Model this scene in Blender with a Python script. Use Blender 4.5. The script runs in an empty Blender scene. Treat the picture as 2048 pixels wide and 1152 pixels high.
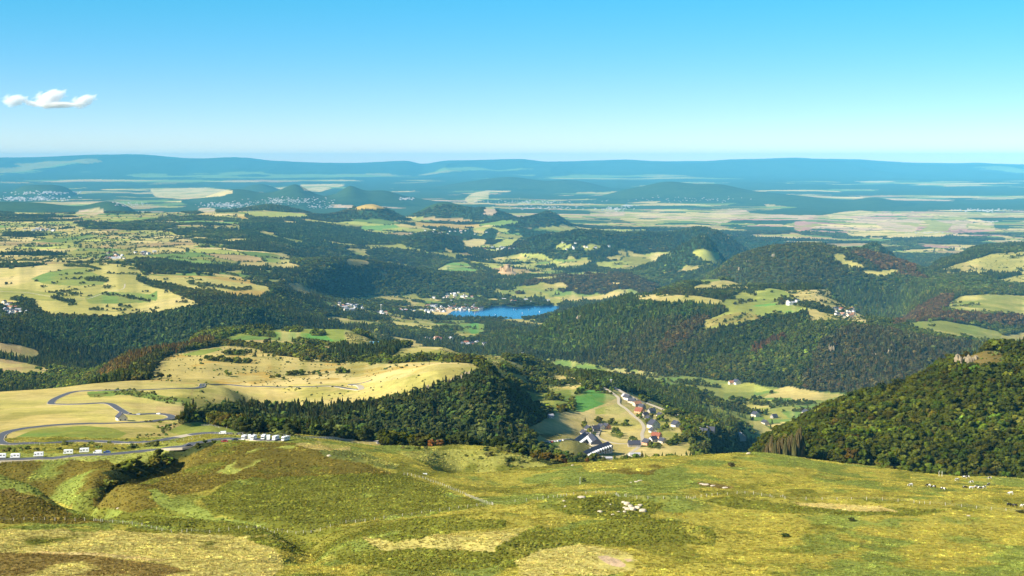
import bpy, bmesh, math, random
import numpy as np
from mathutils import Vector, Matrix

random.seed(7)
RNG = np.random.default_rng(11)
SC = bpy.context.scene
COL = SC.collection

# ------------------------------------------------------------ camera, sky, sun
F_PX, CX, CY, HORIZON = 3200.0, 1024.0, 576.0, 320.0
PITCH = math.atan((CY - HORIZON) / F_PX)
CAM_Z = 1780.0
cam_data = bpy.data.cameras.new('camera')
cam = bpy.data.objects.new('camera', cam_data)
COL.objects.link(cam)
SC.camera = cam
cam_data.sensor_width = 36.0
cam_data.lens = 36.0 * F_PX / 2048.0
cam_data.clip_start = 1.0
cam_data.clip_end = 200000.0
cam.location = (0, 0, CAM_Z)
cam.rotation_euler = (math.pi / 2 - PITCH, 0, 0)

SUN_EL, SUN_FROM = math.radians(34), math.radians(-118)     # bearing the light comes from, clockwise from +Y
world = bpy.data.worlds.new('World')
SC.world = world
world.use_nodes = True
wn, wl = world.node_tree.nodes, world.node_tree.links
wn.clear()
w_out = wn.new('ShaderNodeOutputWorld')
w_bg = wn.new('ShaderNodeBackground')
w_sky = wn.new('ShaderNodeTexSky')
w_sky.sky_type = 'NISHITA'
w_sky.sun_disc = False
w_sky.sun_elevation = SUN_EL
w_sky.sun_rotation = SUN_FROM
w_sky.altitude = 1700
w_sky.air_density = 1.0
w_sky.dust_density = 0.6
w_sky.ozone_density = 3.0
w_co = wn.new('ShaderNodeTexCoord')
w_sep = wn.new('ShaderNodeSeparateXYZ')
w_mul = wn.new('ShaderNodeMath'); w_mul.operation = 'MULTIPLY_ADD'
w_mul.inputs[1].default_value = 2.2
w_mul.inputs[2].default_value = 0.01
w_com = wn.new('ShaderNodeCombineXYZ')
w_nrm = wn.new('ShaderNodeVectorMath'); w_nrm.operation = 'NORMALIZE'
wl.new(w_co.outputs['Generated'], w_sep.inputs[0])
wl.new(w_sep.outputs['X'], w_com.inputs['X'])
wl.new(w_sep.outputs['Y'], w_com.inputs['Y'])
w_max = wn.new('ShaderNodeMath'); w_max.operation = 'MAXIMUM'; w_max.inputs[1].default_value = 0.0
wl.new(w_sep.outputs['Z'], w_max.inputs[0]); wl.new(w_max.outputs[0], w_mul.inputs[0])
wl.new(w_mul.outputs[0], w_com.inputs['Z'])
wl.new(w_com.outputs[0], w_nrm.inputs[0])
wl.new(w_nrm.outputs[0], w_sky.inputs['Vector'])
w_hs = wn.new('ShaderNodeHueSaturation')
w_hs.inputs['Saturation'].default_value = 1.15
w_hs.inputs['Value'].default_value = 1.0
wl.new(w_sky.outputs[0], w_hs.inputs['Color'])
w_tint = wn.new('ShaderNodeMix'); w_tint.data_type = 'RGBA'; w_tint.blend_type = 'MULTIPLY'
w_tint.inputs[0].default_value = 1.0
w_ramp = wn.new('ShaderNodeValToRGB')                    # the air's own colour: milky at the horizon, cyan above, plain blue overhead
for pos, c_ in ((0.0, (.90, .75, .76)), (.045, (.78, .92, .87)), (.11, (.42, 1.24, 1.05)), (.30, (.70, .93, 1.0))):
    e_ = w_ramp.color_ramp.elements.new(pos) if pos not in (0.0,) else w_ramp.color_ramp.elements[0]
    e_.position = pos; e_.color = (*c_, 1)
w_ramp.color_ramp.elements.remove(w_ramp.color_ramp.elements[-1])
wl.new(w_max.outputs[0], w_ramp.inputs[0])
wl.new(w_ramp.outputs[0], w_tint.inputs[7])
wl.new(w_hs.outputs[0], w_tint.inputs[6])
wl.new(w_tint.outputs[2], w_bg.inputs[0])
w_bg.inputs[1].default_value = 0.088
wl.new(w_bg.outputs[0], w_out.inputs[0])

sun_data = bpy.data.lights.new('sun', 'SUN')
sun_data.energy = 5.0
sun_data.angle = math.radians(0.5)
sun_data.color = (1.0, 0.93, 0.78)
sun = bpy.data.objects.new('sun', sun_data)
COL.objects.link(sun)
to_sun = Vector((math.sin(SUN_FROM) * math.cos(SUN_EL), math.cos(SUN_FROM) * math.cos(SUN_EL), math.sin(SUN_EL)))
sun.rotation_euler = to_sun.to_track_quat('Z', 'Y').to_euler()
sun.location = (0, 0, 2500)

SC.view_settings.view_transform = 'Standard'
SC.view_settings.look = 'None'
SC.view_settings.exposure = 1.2
SC.view_settings.gamma = 1.0
SC.view_settings.use_curve_mapping = False
SC.render.engine = 'CYCLES'
cy = SC.cycles
cy.max_bounces = 4
cy.diffuse_bounces = 2
cy.glossy_bounces = 2
cy.transmission_bounces = 2
cy.volume_bounces = 3
cy.use_denoising = True
try:
    cy.denoiser = 'OPENIMAGEDENOISE'
    cy.denoising_input_passes = 'RGB_ALBEDO_NORMAL'
except Exception:
    pass
cy.use_adaptive_sampling = True
cy.adaptive_threshold = 0.02
SC.render.film_transparent = False

# ------------------------------------------------------------ pixel <-> world
SP, CP = math.sin(PITCH), math.cos(PITCH)
def px_ray(px, py):
    """bearing u = x/y and slope s = dz/y of the line of sight through a point of the 2048 x 1152 photograph"""
    a = (np.asarray(px, float) - CX) / F_PX
    b = (CY - np.asarray(py, float)) / F_PX
    d = CP + b * SP
    return a / d, (-SP + b * CP) / d
def to_px(u, s):
    b = (s * CP + SP) / (CP - s * SP)
    return CX + F_PX * u * (CP + b * SP), CY - F_PX * b

# ------------------------------------------------------------ noise
def vnoise(x, y, seed=0):
    xi, yi = np.floor(x).astype(np.int64), np.floor(y).astype(np.int64)
    fx, fy = x - xi, y - yi
    fx = fx * fx * fx * (fx * (fx * 6 - 15) + 10)
    fy = fy * fy * fy * (fy * (fy * 6 - 15) + 10)
    def h(a, b):
        n = (a * 374761393 + b * 668265263 + seed * 1442695041) & 0xFFFFFFFF
        n = ((n ^ (n >> 13)) * 1274126177) & 0xFFFFFFFF
        n = n ^ (n >> 16)
        return (n & 0xFFFFFF) / float(0xFFFFFF)
    a, b, c, d = h(xi, yi), h(xi + 1, yi), h(xi, yi + 1), h(xi + 1, yi + 1)
    return (a + (b - a) * fx) * (1 - fy) + (c + (d - c) * fx) * fy
def fbm(x, y, oct=4, seed=0, gain=0.5):
    v, amp, tot, r = 0.0, 1.0, 0.0, 0.57
    for k in range(oct):
        v = v + amp * (vnoise(x, y, seed + 17 * k) - 0.5)
        tot += amp
        amp *= gain
        x, y = (x * 0.8 - y * 0.6) * 2.03 + 11.3, (x * 0.6 + y * 0.8) * 2.03 - 5.1
    return v / tot          # about -0.5 .. 0.5
def hash01(a, b, seed=0):
    n = (np.asarray(a, np.int64) * 374761393 + np.asarray(b, np.int64) * 668265263 + seed * 974711) & 0xFFFFFFFF
    n = ((n ^ (n >> 13)) * 1274126177) & 0xFFFFFFFF
    n = n ^ (n >> 16)
    return (n & 0xFFFFFF) / float(0xFFFFFF)

def pchip(xk, yk, x):
    """monotone cubic through (xk, yk), clamped outside"""
    xk, yk = np.asarray(xk, float), np.asarray(yk, float)
    h = np.diff(xk); dl = np.diff(yk) / h
    m = np.zeros(len(xk))
    for i in range(1, len(xk) - 1):
        if dl[i - 1] * dl[i] > 0:
            w1, w2 = 2 * h[i] + h[i - 1], h[i] + 2 * h[i - 1]
            m[i] = (w1 + w2) / (w1 / dl[i - 1] + w2 / dl[i])
    m[0], m[-1] = dl[0], dl[-1]
    x = np.clip(x, xk[0], xk[-1])
    i = np.clip(np.searchsorted(xk, x) - 1, 0, len(xk) - 2)
    t = (x - xk[i]) / h[i]
    return ((1 + 2 * t) * (1 - t) ** 2 * yk[i] + t * (1 - t) ** 2 * h[i] * m[i]
            + t * t * (3 - 2 * t) * yk[i + 1] + t * t * (t - 1) * h[i] * m[i + 1])
# ------------------------------------------------------------ the land, as survey lines from near to far
# each line runs across the view: (column of sight, metres away, row of sight) or (column, metres away, height below the camera as a negative number)
LINES = [
 [(0, 3, -2.2), (2048, 3, -2.2)],
 [(0, 60, -30), (2048, 60, -30)],
 [(0, 220, -82), (1000, 220, -80), (2048, 220, -84)],
 [(0, 470, 1170), (500, 470, 1172), (1000, 470, 1165), (1500, 470, 1168), (2048, 470, 1165)],
 [(0, 560, 1085), (300, 560, 1098), (600, 560, 1104), (800, 560, 1085), (1100, 570, 1072), (1500, 580, 1075), (2048, 580, 1082)],
 [(0, 640, 1045), (150, 640, 1046), (300, 640, 1054), (420, 645, 1064), (520, 645, 1060), (610, 645, 1070), (700, 655, 1050), (800, 665, 1035), (960, 690, 1012), (1100, 690, 1003), (1250, 690, 1003), (1500, 700, 1001), (1800, 690, 1008), (2048, 680, 1016)],
 [(0, 720, 972), (60, 715, 990), (140, 710, 1022), (220, 720, 1028), (330, 720, 1020), (500, 740, 1010), (700, 760, 1005), (850, 770, 995), (1000, 780, 990), (1250, 790, 975), (1500, 800, 968), (1800, 790, 975), (2048, 780, 984)],
 [(0, 800, -188), (100, 800, -186), (200, 820, 965), (330, 830, 960), (450, 850, 945), (600, 850, 945), (750, 850, 952), (900, 850, 965), (1000, 860, 968), (1150, 870, 948), (1350, 880, 935), (1500, 890, 932), (1700, 890, 950), (1900, 880, 966), (2048, 880, 970)],
 [(0, 930, 916), (120, 930, 912), (230, 940, 908), (300, 950, 905), (350, 960, 893), (430, 970, 886), (500, 980, 880), (560, 980, 878), (620, 970, 882), (660, 960, 892), (700, 950, 905), (780, 940, 925), (850, 930, 938), (930, 930, 946), (990, 930, 944), (1080, 950, 933), (1150, 990, 925), (1250, 1010, 916), (1350, 1020, 911), (1500, 1030, 907), (1600, 1030, 916), (1700, 1020, 931), (1800, 1000, 943), (1900, 990, 951), (2048, 980, 958)],
 [(0, 1010, 897), (230, 1010, 895), (330, 1020, 889), (430, 1030, 876), (560, 1040, 873), (660, 1030, 884), (760, 1020, 905), (850, 1010, 925), (930, 1010, -213), (1080, 1020, -211), (1200, 1080, -216), (1500, 1100, -222), (2048, 1070, -232)],
 [(0, 1110, 883), (200, 1110, 883), (330, 1110, 880), (430, 1130, 868), (560, 1150, 868), (650, 1160, 874), (700, 1150, 884), (800, 1140, 892), (900, 1130, 893), (980, 1110, 897), (1060, 1090, 918), (1120, 1080, 930), (1200, 1180, -262), (1350, 1200, -275), (1500, 1210, -285), (1700, 1210, -290), (1900, 1190, -285), (2048, 1180, -282)],
 [(0, 1260, 860), (100, 1250, 858), (250, 1230, 862), (340, 1250, 860), (430, 1280, 850), (500, 1290, 862), (600, 1290, 870), (700, 1290, 882), (760, 1280, 888), (850, 1280, -255), (980, 1280, -268), (1100, 1280, -280), (1300, 1350, -330), (1450, 1330, -305), (1530, 1330, 908), (1600, 1320, 900), (1700, 1310, 905), (1850, 1310, 920), (2048, 1310, 925)],
 [(0, 1500, 826), (100, 1480, 826), (200, 1460, 830), (300, 1450, 836), (360, 1450, 842), (420, 1480, -258), (500, 1550, -305), (600, 1600, -330), (800, 1600, -345), (950, 1600, -350), (1100, 1600, -345), (1250, 1600, -362), (1400, 1450, -345), (1480, 1430, -292), (1530, 1450, 893), (1600, 1500, 862), (1650, 1530, 838), (1700, 1560, 818), (1750, 1600, 800), (1830, 1640, 776), (1880, 1670, 745), (1930, 1690, 718), (1990, 1710, 702), (2048, 1730, 702)],
 [(0, 1780, 798), (100, 1780, 795), (250, 1780, 792), (360, 1780, 797), (430, 1790, -280), (500, 1800, -298), (600, 1790, -318), (800, 1790, -335), (950, 1800, -352), (1000, 1790, -348), (1060, 1760, -362), (1250, 1800, -375), (1450, 1780, -400), (1600, 1850, -330), (1750, 1850, -300), (1900, 1900, -285), (2048, 1950, -280)],
 [(0, 2000, 784), (100, 2020, 776), (200, 2050, 768), (300, 2080, 766), (380, 2080, 770), (440, 2050, 760), (520, 1980, 792), (600, 1950, 810), (700, 1950, 806), (760, 1980, 790), (850, 2020, 768), (900, 2060, 756), (950, 2080, 747), (1000, 2060, 775), (1030, 2010, 836), (1060, 1960, 868), (1100, 1950, 886), (1140, 2160, 896), (1180, 2200, 905), (1250, 2230, 915), (1400, 2230, 915), (1460, 2250, -455), (1550, 2250, -540), (1700, 2200, -520), (1900, 2200, -420), (2048, 2250, -400)],
 [(0, 2600, -520), (80, 2550, -470), (150, 2450, -400), (220, 2350, 768), (300, 2350, 755), (400, 2300, 765), (500, 2250, 780), (600, 2250, 782), (700, 2250, 778), (800, 2220, 752), (880, 2200, 738), (950, 2250, 736), (1000, 2350, -330), (1060, 2450, 805), (1110, 2450, 845), (1200, 2500, 868), (1300, 2500, 872), (1400, 2500, 880), (1470, 2550, -535), (1550, 2700, -600), (1700, 2700, -620), (1900, 2600, -550), (2048, 2650, -520)],
 [(0, 3300, -560), (100, 3300, -550), (180, 3100, -480), (260, 2900, 728), (330, 2750, 728), (400, 2750, 728), (500, 2700, 738), (600, 2650, 745), (700, 2650, 745), (780, 2600, 734), (860, 2550, 727), (940, 2550, 724), (1000, 2750, 735), (1060, 2850, 768), (1120, 2850, 800), (1200, 2850, 815), (1300, 2800, 835), (1380, 2750, 850), (1440, 2750, 868), (1480, 2850, -590), (1560, 3200, -640), (1700, 3200, -660), (2048, 3200, -640)],
 [(0, 3900, 778), (100, 3900, 772), (180, 3800, 752), (260, 3500, -440), (330, 3300, 704), (420, 3250, 698), (500, 3150, 706), (600, 3100, 712), (700, 3100, 716), (800, 3000, 706), (900, 3000, 714), (1000, 3200, 718), (1100, 3300, 750), (1170, 3200, 768), (1230, 3100, 783), (1280, 3120, 800), (1340, 3150, 822), (1400, 3100, 846), (1450, 3150, 872), (1500, 3400, 885), (1560, 3600, 875), (1650, 3600, 868), (1800, 3600, -655), (2048, 3600, -650)],
 [(0, 4400, 722), (150, 4350, 744), (300, 3900, -590), (400, 3600, 684), (430, 3550, 682), (500, 3500, 684), (600, 3500, 688), (700, 3450, 696), (800, 3450, 692), (880, 3450, 694), (940, 3500, 712), (1000, 3600, 714), (1050, 3650, 718), (1100, 4000, 738), (1200, 4200, 757), (1280, 3900, 772), (1330, 3800, 795), (1380, 3700, 815), (1430, 3750, 826), (1500, 3950, 825), (1600, 3950, 825), (1700, 3900, 835), (1800, 3900, -650), (2048, 3900, -645)],
 [(0, 4700, 690), (150, 4600, 742), (300, 4300, -650), (400, 4000, 675), (470, 4000, 664), (600, 4000, 659), (680, 4000, 660), (730, 4000, 672), (800, 4000, -520), (950, 4200, -600), (1050, 4400, -640), (1100, 4700, 733), (1200, 4600, 750), (1300, 4300, 764), (1400, 4250, 785), (1500, 4250, 800), (1600, 4150, 808), (1700, 4050, 815), (1800, 4000, 815), (2048, 4000, -640)],
 [(0, 5000, 664), (60, 5000, 670), (150, 4900, 712), (300, 4700, -690), (430, 4700, -705), (600, 4800, -720), (800, 4900, -750), (1000, 5100, -760), (1100, 5300, 728), (1200, 5050, 741), (1300, 4850, 750), (1400, 4700, 762), (1500, 4500, 784), (1600, 4350, 794), (1700, 4250, 800), (1800, 4200, 800), (2048, 4200, -640)],
 [(0, 5400, 642), (60, 5400, 640), (200, 5400, 638), (300, 5400, 638), (360, 5400, 628), (420, 5450, 616), (480, 5500, 618), (540, 5700, 630), (600, 5900, 640), (680, 6300, 650), (750, 6500, 658), (850, 6700, 668), (950, 6700, 675), (1000, 6100, 695), (1050, 5900, 675), (1100, 5900, 645), (1150, 5900, 620), (1200, 5900, 609), (1265, 5900, 603), (1350, 5800, 606), (1400, 5700, 618), (1450, 5500, 632), (1500, 5300, 648), (1560, 5200, 655), (1620, 5100, 648), (1700, 5000, 656), (1760, 4900, 666), (1850, 4800, 680), (1930, 4750, 694), (1980, 4700, 705), (2048, 4700, 715)],
 [(0, 5800, 618), (100, 5800, 616), (250, 5800, 616), (350, 5800, 606), (430, 5850, 601), (500, 6000, 603), (560, 6200, 614), (620, 6600, 628), (700, 7100, 636), (800, 7300, 645), (900, 7500, 652), (1000, 7300, 655), (1060, 6500, 672), (1110, 6300, -620), (1180, 6400, -600), (1265, 6150, 597), (1350, 6050, 594), (1450, 5850, 600), (1520, 5700, 612), (1600, 5500, 618), (1680, 5350, 634), (1740, 5200, 647), (1800, 5150, 656), (1900, 5150, 668), (1980, 5200, 683), (2048, 5200, 690)],
 [(0, 6300, 592), (200, 6300, 590), (300, 6350, 585), (400, 6450, 580), (500, 6600, 580), (540, 6700, 580), (580, 7000, 590), (640, 7500, 603), (720, 7900, 616), (800, 8100, 628), (900, 8350, 640), (1000, 8400, 640), (1080, 8200, 645), (1150, 7400, -760), (1200, 7000, -680), (1265, 6450, 590), (1350, 6450, 584), (1400, 6400, 580), (1480, 6300, 580), (1560, 6100, 584), (1620, 6000, 586), (1680, 5750, 608), (1740, 5500, 636), (1800, 5500, 645), (1880, 5650, 648), (1960, 5750, 660), (2048, 5850, 668)],
 [(0, 7000, 562), (200, 7000, 556), (400, 7100, 560), (480, 7200, 566), (540, 7400, 572), (600, 7900, 582), (700, 8700, 600), (800, 8850, 610), (900, 9080, 611.5), (1000, 9100, 611), (1100, 9080, 611), (1170, 9000, 613), (1260, 7900, -800), (1330, 7200, 580), (1380, 7100, 564), (1440, 7100, 558), (1500, 6900, 572), (1560, 6700, 574), (1620, 6500, 574), (1660, 6400, 582), (1700, 6700, -715), (1790, 6900, -745), (1850, 6300, 628), (1900, 6200, 622), (1980, 6150, 625), (2048, 6150, 630)],
 [(0, 7500, 542), (200, 7500, 538), (400, 7600, 546), (480, 7800, 552), (560, 8000, 560), (640, 8500, 568), (700, 9000, 586), (800, 9300, 595), (900, 9500, 598), (1000, 9550, 600), (1100, 9550, 600), (1170, 9500, 601), (1260, 9200, 600), (1340, 8500, -830), (1450, 8000, -780), (1550, 7600, 615), (1640, 7400, 628), (1700, 7400, 636), (1790, 7500, 628), (1840, 7100, 604), (1900, 6800, 594), (1980, 6800, 594), (2048, 6900, 596)],
 [(0, 8100, 527), (200, 8100, 524), (400, 8300, 531), (500, 8500, 535), (560, 8700, 530), (600, 8900, 524), (700, 9500, 520), (760, 9800, 527), (820, 10000, 537), (900, 10100, 552), (960, 10200, 563), (1010, 10300, 567), (1050, 10350, 562), (1110, 10350, 553), (1180, 10350, 550), (1250, 10300, 553), (1300, 10100, 568), (1360, 9500, -820), (1430, 9000, 548), (1480, 8800, 512), (1550, 8650, 495), (1620, 8600, 491), (1700, 8500, 496), (1760, 8400, 510), (1820, 8300, 530), (1880, 8200, 548), (1950, 8100, 548), (2048, 8000, 552)],
 [(0, 9500, 496), (200, 9500, 496), (400, 9500, 500), (500, 9700, 503), (560, 9900, 507), (640, 10500, -700), (740, 11000, -770), (820, 11000, -800), (900, 11100, 541), (1000, 11200, 545), (1100, 11200, 548), (1200, 11300, 543), (1300, 11300, 543), (1400, 10800, 540), (1500, 10300, -820), (1700, 10200, -820), (1820, 9800, -760), (1880, 9000, 525), (1950, 8800, 512), (2048, 8800, 505)],
 [(0, 11000, 470), (200, 11000, 470), (400, 11000, 472), (500, 11200, 472), (600, 11800, 480), (700, 12300, 490), (800, 12400, 500), (900, 12500, 510), (1000, 12500, 518), (1100, 12500, 520), (1200, 12500, 515), (1300, 12500, 515), (1400, 12300, 520), (1500, 12200, -860), (1700, 12200, -880), (1850, 11500, -850), (1950, 9800, 498), (2048, 9800, 490)],
 [(0, 12500, 450), (300, 12500, 452), (500, 13000, 450), (600, 13500, 457), (700, 14000, 464), (800, 14000, 472), (900, 14000, 482), (1000, 14000, 490), (1100, 14000, 490), (1250, 14000, 488), (1350, 14000, 492), (1450, 14000, 497), (1600, 14000, -880), (1750, 14000, 506), (1900, 14000, 508), (2048, 13500, -850)],
 [(0, 14500, 434), (300, 14500, 434), (500, 15000, 429), (600, 15500, 434), (700, 15500, 443), (800, 15500, 449), (900, 15700, 454), (1000, 16000, 457), (1100, 16200, 461), (1300, 16500, 465), (1500, 17000, 468), (1700, 17000, 472), (1900, 17000, 474), (2048, 17000, 476)],
 [(0, 16500, 424), (300, 16500, 426), (500, 17500, 422), (700, 18500, 436), (900, 19000, 438), (1100, 19500, 438), (1500, 20500, 437), (2048, 20500, 440)],
 [(0, 19000, -840), (500, 20000, -840), (1000, 22000, 423), (1500, 22500, 426), (2048, 23000, 425)],
 [(0, 25000, 408), (500, 25000, 408), (1000, 25500, 410), (1500, 25500, 412), (2048, 26000, 412)],
 [(0, 33000, 386), (2048, 33000, 386)],
 [(0, 41000, 367), (2048, 41000, 367)],
 [(0, 49000, 352), (2048, 49000, 354)],
 [(-200, 60000, 318), (0, 60000, 315), (100, 60000, 313), (200, 60000, 310), (270, 60000, 309), (340, 60000, 314), (400, 60000, 317), (470, 60000, 315), (540, 60000, 321), (600, 60000, 324), (700, 60000, 326), (760, 60000, 323), (810, 60000, 321), (845, 60000, 327), (900, 60000, 320), (960, 60000, 320), (1040, 60000, 318), (1100, 60000, 323), (1180, 60000, 321), (1250, 60000, 319), (1330, 60000, 322), (1400, 60000, 322), (1500, 60000, 317), (1590, 60000, 315), (1640, 60000, 318), (1700, 60000, 318), (1780, 60000, 323), (1850, 60000, 326), (1950, 60000, 326), (2048, 60000, 329), (2250, 60000, 331)],
 [(0, 61500, -900), (2048, 61500, -900)],
]
# the basin with the hamlet lies a little nearer; wooded edges stand below their treetops
for line in LINES:
    for k, (px, d, v) in enumerate(line):
        if 1110 <= px <= 1450 and 1990 <= d <= 3420 and v > 0:
            line[k] = (px, d * .9, v)
        elif 420 <= px <= 1010 and 1940 <= d <= 2100 and v > 0:
            line[k] = (px, d, v + (18 if px < 500 or px > 920 else 33))
        elif 1050 <= px <= 1230 and 5800 <= d <= 6000 and v > 0:
            line[k] = (px, d, v + 7)
NU = 1180
def FD(d):
    """true distance of the far land: beyond the last hills the plain runs on for tens of kilometres"""
    d = np.asarray(d, float)
    return np.where(d > 16500, 16500 + (d - 16500) * 1.35, d)
U = np.linspace(-0.43, 0.43, NU)
YR = np.concatenate([np.geomspace(3, 440, 60, endpoint=False), np.geomspace(440, 1150, 420, endpoint=False),
                     np.geomspace(1150, 3600, 430, endpoint=False), np.geomspace(3600, 14000, 430, endpoint=False), np.geomspace(14000, 61600, 330)])
YOLD = YR.copy()
YR = FD(YR)
NV = len(YR)
LY = np.log(YR)

def build_loft():
    ls, zs = [], []
    for line in LINES:
        us, ly, sl = [], [], []
        for (px, d, v) in line:
            if v < 0:
                s = v / float(FD(d))
                u = (px - CX) / F_PX / (CP + ((s * CP + SP) / (CP - s * SP)) * SP)
            else:
                u, s = px_ray(px, v)
            us.append(float(u)); ly.append(math.log(float(FD(d)))); sl.append(float(s))
        ls.append(pchip(us, ly, U)); zs.append(pchip(us, sl, U) * np.exp(pchip(us, ly, U)))
    L, Z = np.array(ls), np.array(zs)
    for k in range(1, len(L)):
        L[k] = np.maximum(L[k], L[k - 1] + 0.012)
    out = np.empty((NV, NU))
    for j in range(NU):
        out[:, j] = pchip(L[:, j], Z[:, j], LY)
    return out
Zrel = build_loft()
UU, YY = np.meshgrid(U, YR)
YO = np.meshgrid(U, YOLD)[1]
XX = UU * YY

def gidx(u, y):
    """fractional grid position of a bearing and distance"""
    return (np.asarray(u) - U[0]) / (U[1] - U[0]), np.interp(np.log(np.maximum(y, 3.1)), LY, np.arange(NV))
def samp(A, u, y):
    fj, fi = gidx(u, y)
    fj = np.clip(fj, 0, NU - 1.001); fi = np.clip(fi, 0, NV - 1.001)
    j, i = np.floor(fj).astype(int), np.floor(fi).astype(int)
    a, b = fj - j, fi - i
    return (A[i, j] * (1 - a) + A[i, j + 1] * a) * (1 - b) + (A[i + 1, j] * (1 - a) + A[i + 1, j + 1] * a) * b

HILLW = np.zeros_like(Zrel)
def hill(px, py, d, wpx, dy, flat=1.0, asym=1.0):
    """raise a rounded hill whose top is seen at (px, py) d metres away, wpx columns wide, dy metres deep"""
    global Zrel, HILLW
    if d > 16500: dy *= 1.35
    d = float(FD(d))
    u0, s0 = px_ray(px, py)
    base = float(samp(Zrel, np.array([u0]), np.array([d]))[0])
    dz = float(s0) * d - base
    w = wpx / F_PX
    q = ((UU - u0) / np.where(UU < u0, w, w * asym)) ** 2 + ((YY - d) / dy) ** 2
    e = np.exp(-q ** flat)
    Zrel = Zrel + dz * e
    HILLW = np.maximum(HILLW, e)
def seg_dist(x, y, P):
    best = np.full(np.shape(x), 1e9)
    for (ax, ay), (bx, by) in zip(P[:-1], P[1:]):
        dx, dy = bx - ax, by - ay
        t = np.clip(((x - ax) * dx + (y - ay) * dy) / (dx * dx + dy * dy + 1e-9), 0, 1)
        best = np.minimum(best, np.hypot(x - ax - t * dx, y - ay - t * dy))
    return best

for h_ in [  # far plain and its blue hills, then the cones and the nearer wooded tops
    (85, 369, 30500, 62, 1500, 2.2), (30, 404, 19500, 190, 900, 1.4), (235, 407, 19500, 60, 800, 1.2),
    (470, 383, 26000, 60, 1600, 1.0), (590, 374, 25500, 45, 1500, 0.8), (540, 386, 25500, 140, 1500, 1.2), (700, 375, 25500, 34, 1100, .8), (765, 382, 25800, 45, 1100, 1.0),
    (830, 395, 26000, 50, 900, 1.0), (520, 369, 33500, 40, 900, 1.0), (965, 364, 36000, 90, 1600, 1.4), (1085, 361, 36000, 110, 1600, 1.5), (1160, 366, 35000, 70, 1500, 1.2),
    (1290, 376, 29500, 80, 1500, 1.3), (1390, 372, 29500, 90, 1600, 1.4), (1480, 378, 29000, 90, 1500, 1.3), (1570, 392, 27500, 80, 1500, 1.2), (1650, 400, 26500, 60, 1200, 1.1),
    (1750, 395, 26500, 55, 1200, 1.0), (1500, 365, 40500, 60, 900, 1.0), (1250, 360, 41500, 60, 900, 1.0),
    (550, 412, 17200, 60, 700, 1.0), (745, 409, 16000, 60, 420, .9), (690, 424, 15900, 70, 420, 1.0), (885, 406, 17800, 60, 480, 1.0), (980, 418, 17600, 60, 480, 1.0),
    (1100, 425, 16800, 36, 420, .9), (1040, 436, 16500, 60, 450, 1.0),
    (1165, 467, 12600, 80, 500, 1.0), (1080, 472, 13000, 60, 500, 1.0), (1290, 467, 12900, 90, 500, 1.0), (1415, 457, 13300, 80, 450, 1.0), (1412, 480, 11000, 45, 450, 0.8), (1340, 506, 11000, 60, 400, 1.0),
    (870, 465, 12900, 60, 500, 1.0), (660, 452, 14000, 60, 350, 1.0), (1745, 486, 10200, 70, 500, 0.9), (1013, 541, 11000, 22, 110, 0.8),
    (190, 448, 12200, 30, 160, 1.0), (560, 448, 13500, 60, 300, 1.0),
]:
    hill(*h_)

# streams and ravines cut into the near slope: (row of sight points with metres, depth, width)
def world_line(pts):
    out = []
    for (px, py, d) in pts:
        u, s = px_ray(px, py)
        out.append((float(u) * d, d))
    return out
def carve(pts, depth, width):
    global Zrel
    P = world_line(pts)
    ys = [p[1] for p in P]; lo, hi = min(ys) - 4 * width, max(ys) + 4 * width
    i0, i1 = np.searchsorted(YR, lo), np.searchsorted(YR, hi)
    dd = seg_dist(XX[i0:i1] + 6 * fbm(XX[i0:i1] / 30, YY[i0:i1] / 30, 2, 5), YY[i0:i1], P)
    Zrel[i0:i1] -= depth * np.exp(-(dd / width) ** 2)
carve([(600, 1120, 540), (625, 1092, 585), (610, 1068, 645), (560, 1052, 670), (480, 1046, 690), (380, 1040, 700)], 5, 9)
carve([(290, 1055, 650), (345, 1060, 655), (400, 1062, 655)], 3.5, 5)
carve([(200, 1010, 745), (170, 985, 790), (215, 960, 815), (240, 945, 840), (320, 930, 880), (360, 905, 940)], 12, 11)
carve([(1135, 1022, 655), (1200, 1008, 668), (1300, 1012, 672), (1340, 1016, 672)], -4.5, 14)
carve([(830, 1052, 615), (900, 1050, 615), (1010, 1050, 612)], -3.5, 13)
carve([(700, 1100, 555), (850, 1105, 550), (980, 1120, 540)], -3.5, 13)
carve([(520, 925, 890), (620, 915, 905), (700, 925, 900), (760, 940, 890)], -5, 24)
carve([(0, 985, 728), (80, 995, 722), (140, 1018, 714)], -5, 13)
carve([(1480, 1000, 690), (1600, 1010, 688), (1800, 1016, 680)], -2.5, 12)
carve([(1250, 1060, 590), (1400, 1065, 588)], -3, 14)
carve([(240, 985, 790), (300, 1000, 770)], -4, 14)
carve([(0, 1000, 770), (90, 1020, 745), (160, 1035, 720), (330, 1040, 715)], 9, 10)
carve([(830, 950, 900), (760, 935, 930), (680, 905, 985), (640, 890, 1040)], 4, 14)

noise_amp = np.interp(LY, np.log([3, 300, 500, 1000, 1600, 2500, 5000, 9000, 15000, 30000, 50000, 90000]), [0.5, 1.0, 1.0, 1.2, 2.2, 4, 8, 12, 18, 30, 60, 20])[:, None]
Zrel = Zrel + noise_amp * 1.1 * fbm(XX / 55 / np.maximum(1, YY / 1500) , YY / 55 / np.maximum(1, YY / 1500), 4, 3)
i_fg = np.searchsorted(YR, 1200)
Zrel[:i_fg] += 3.0 * fbm(XX[:i_fg] / 38, YY[:i_fg] / 55, 3, 21) + 0.5 * fbm(XX[:i_fg] / 6, YY[:i_fg] / 9, 3, 22)
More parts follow.
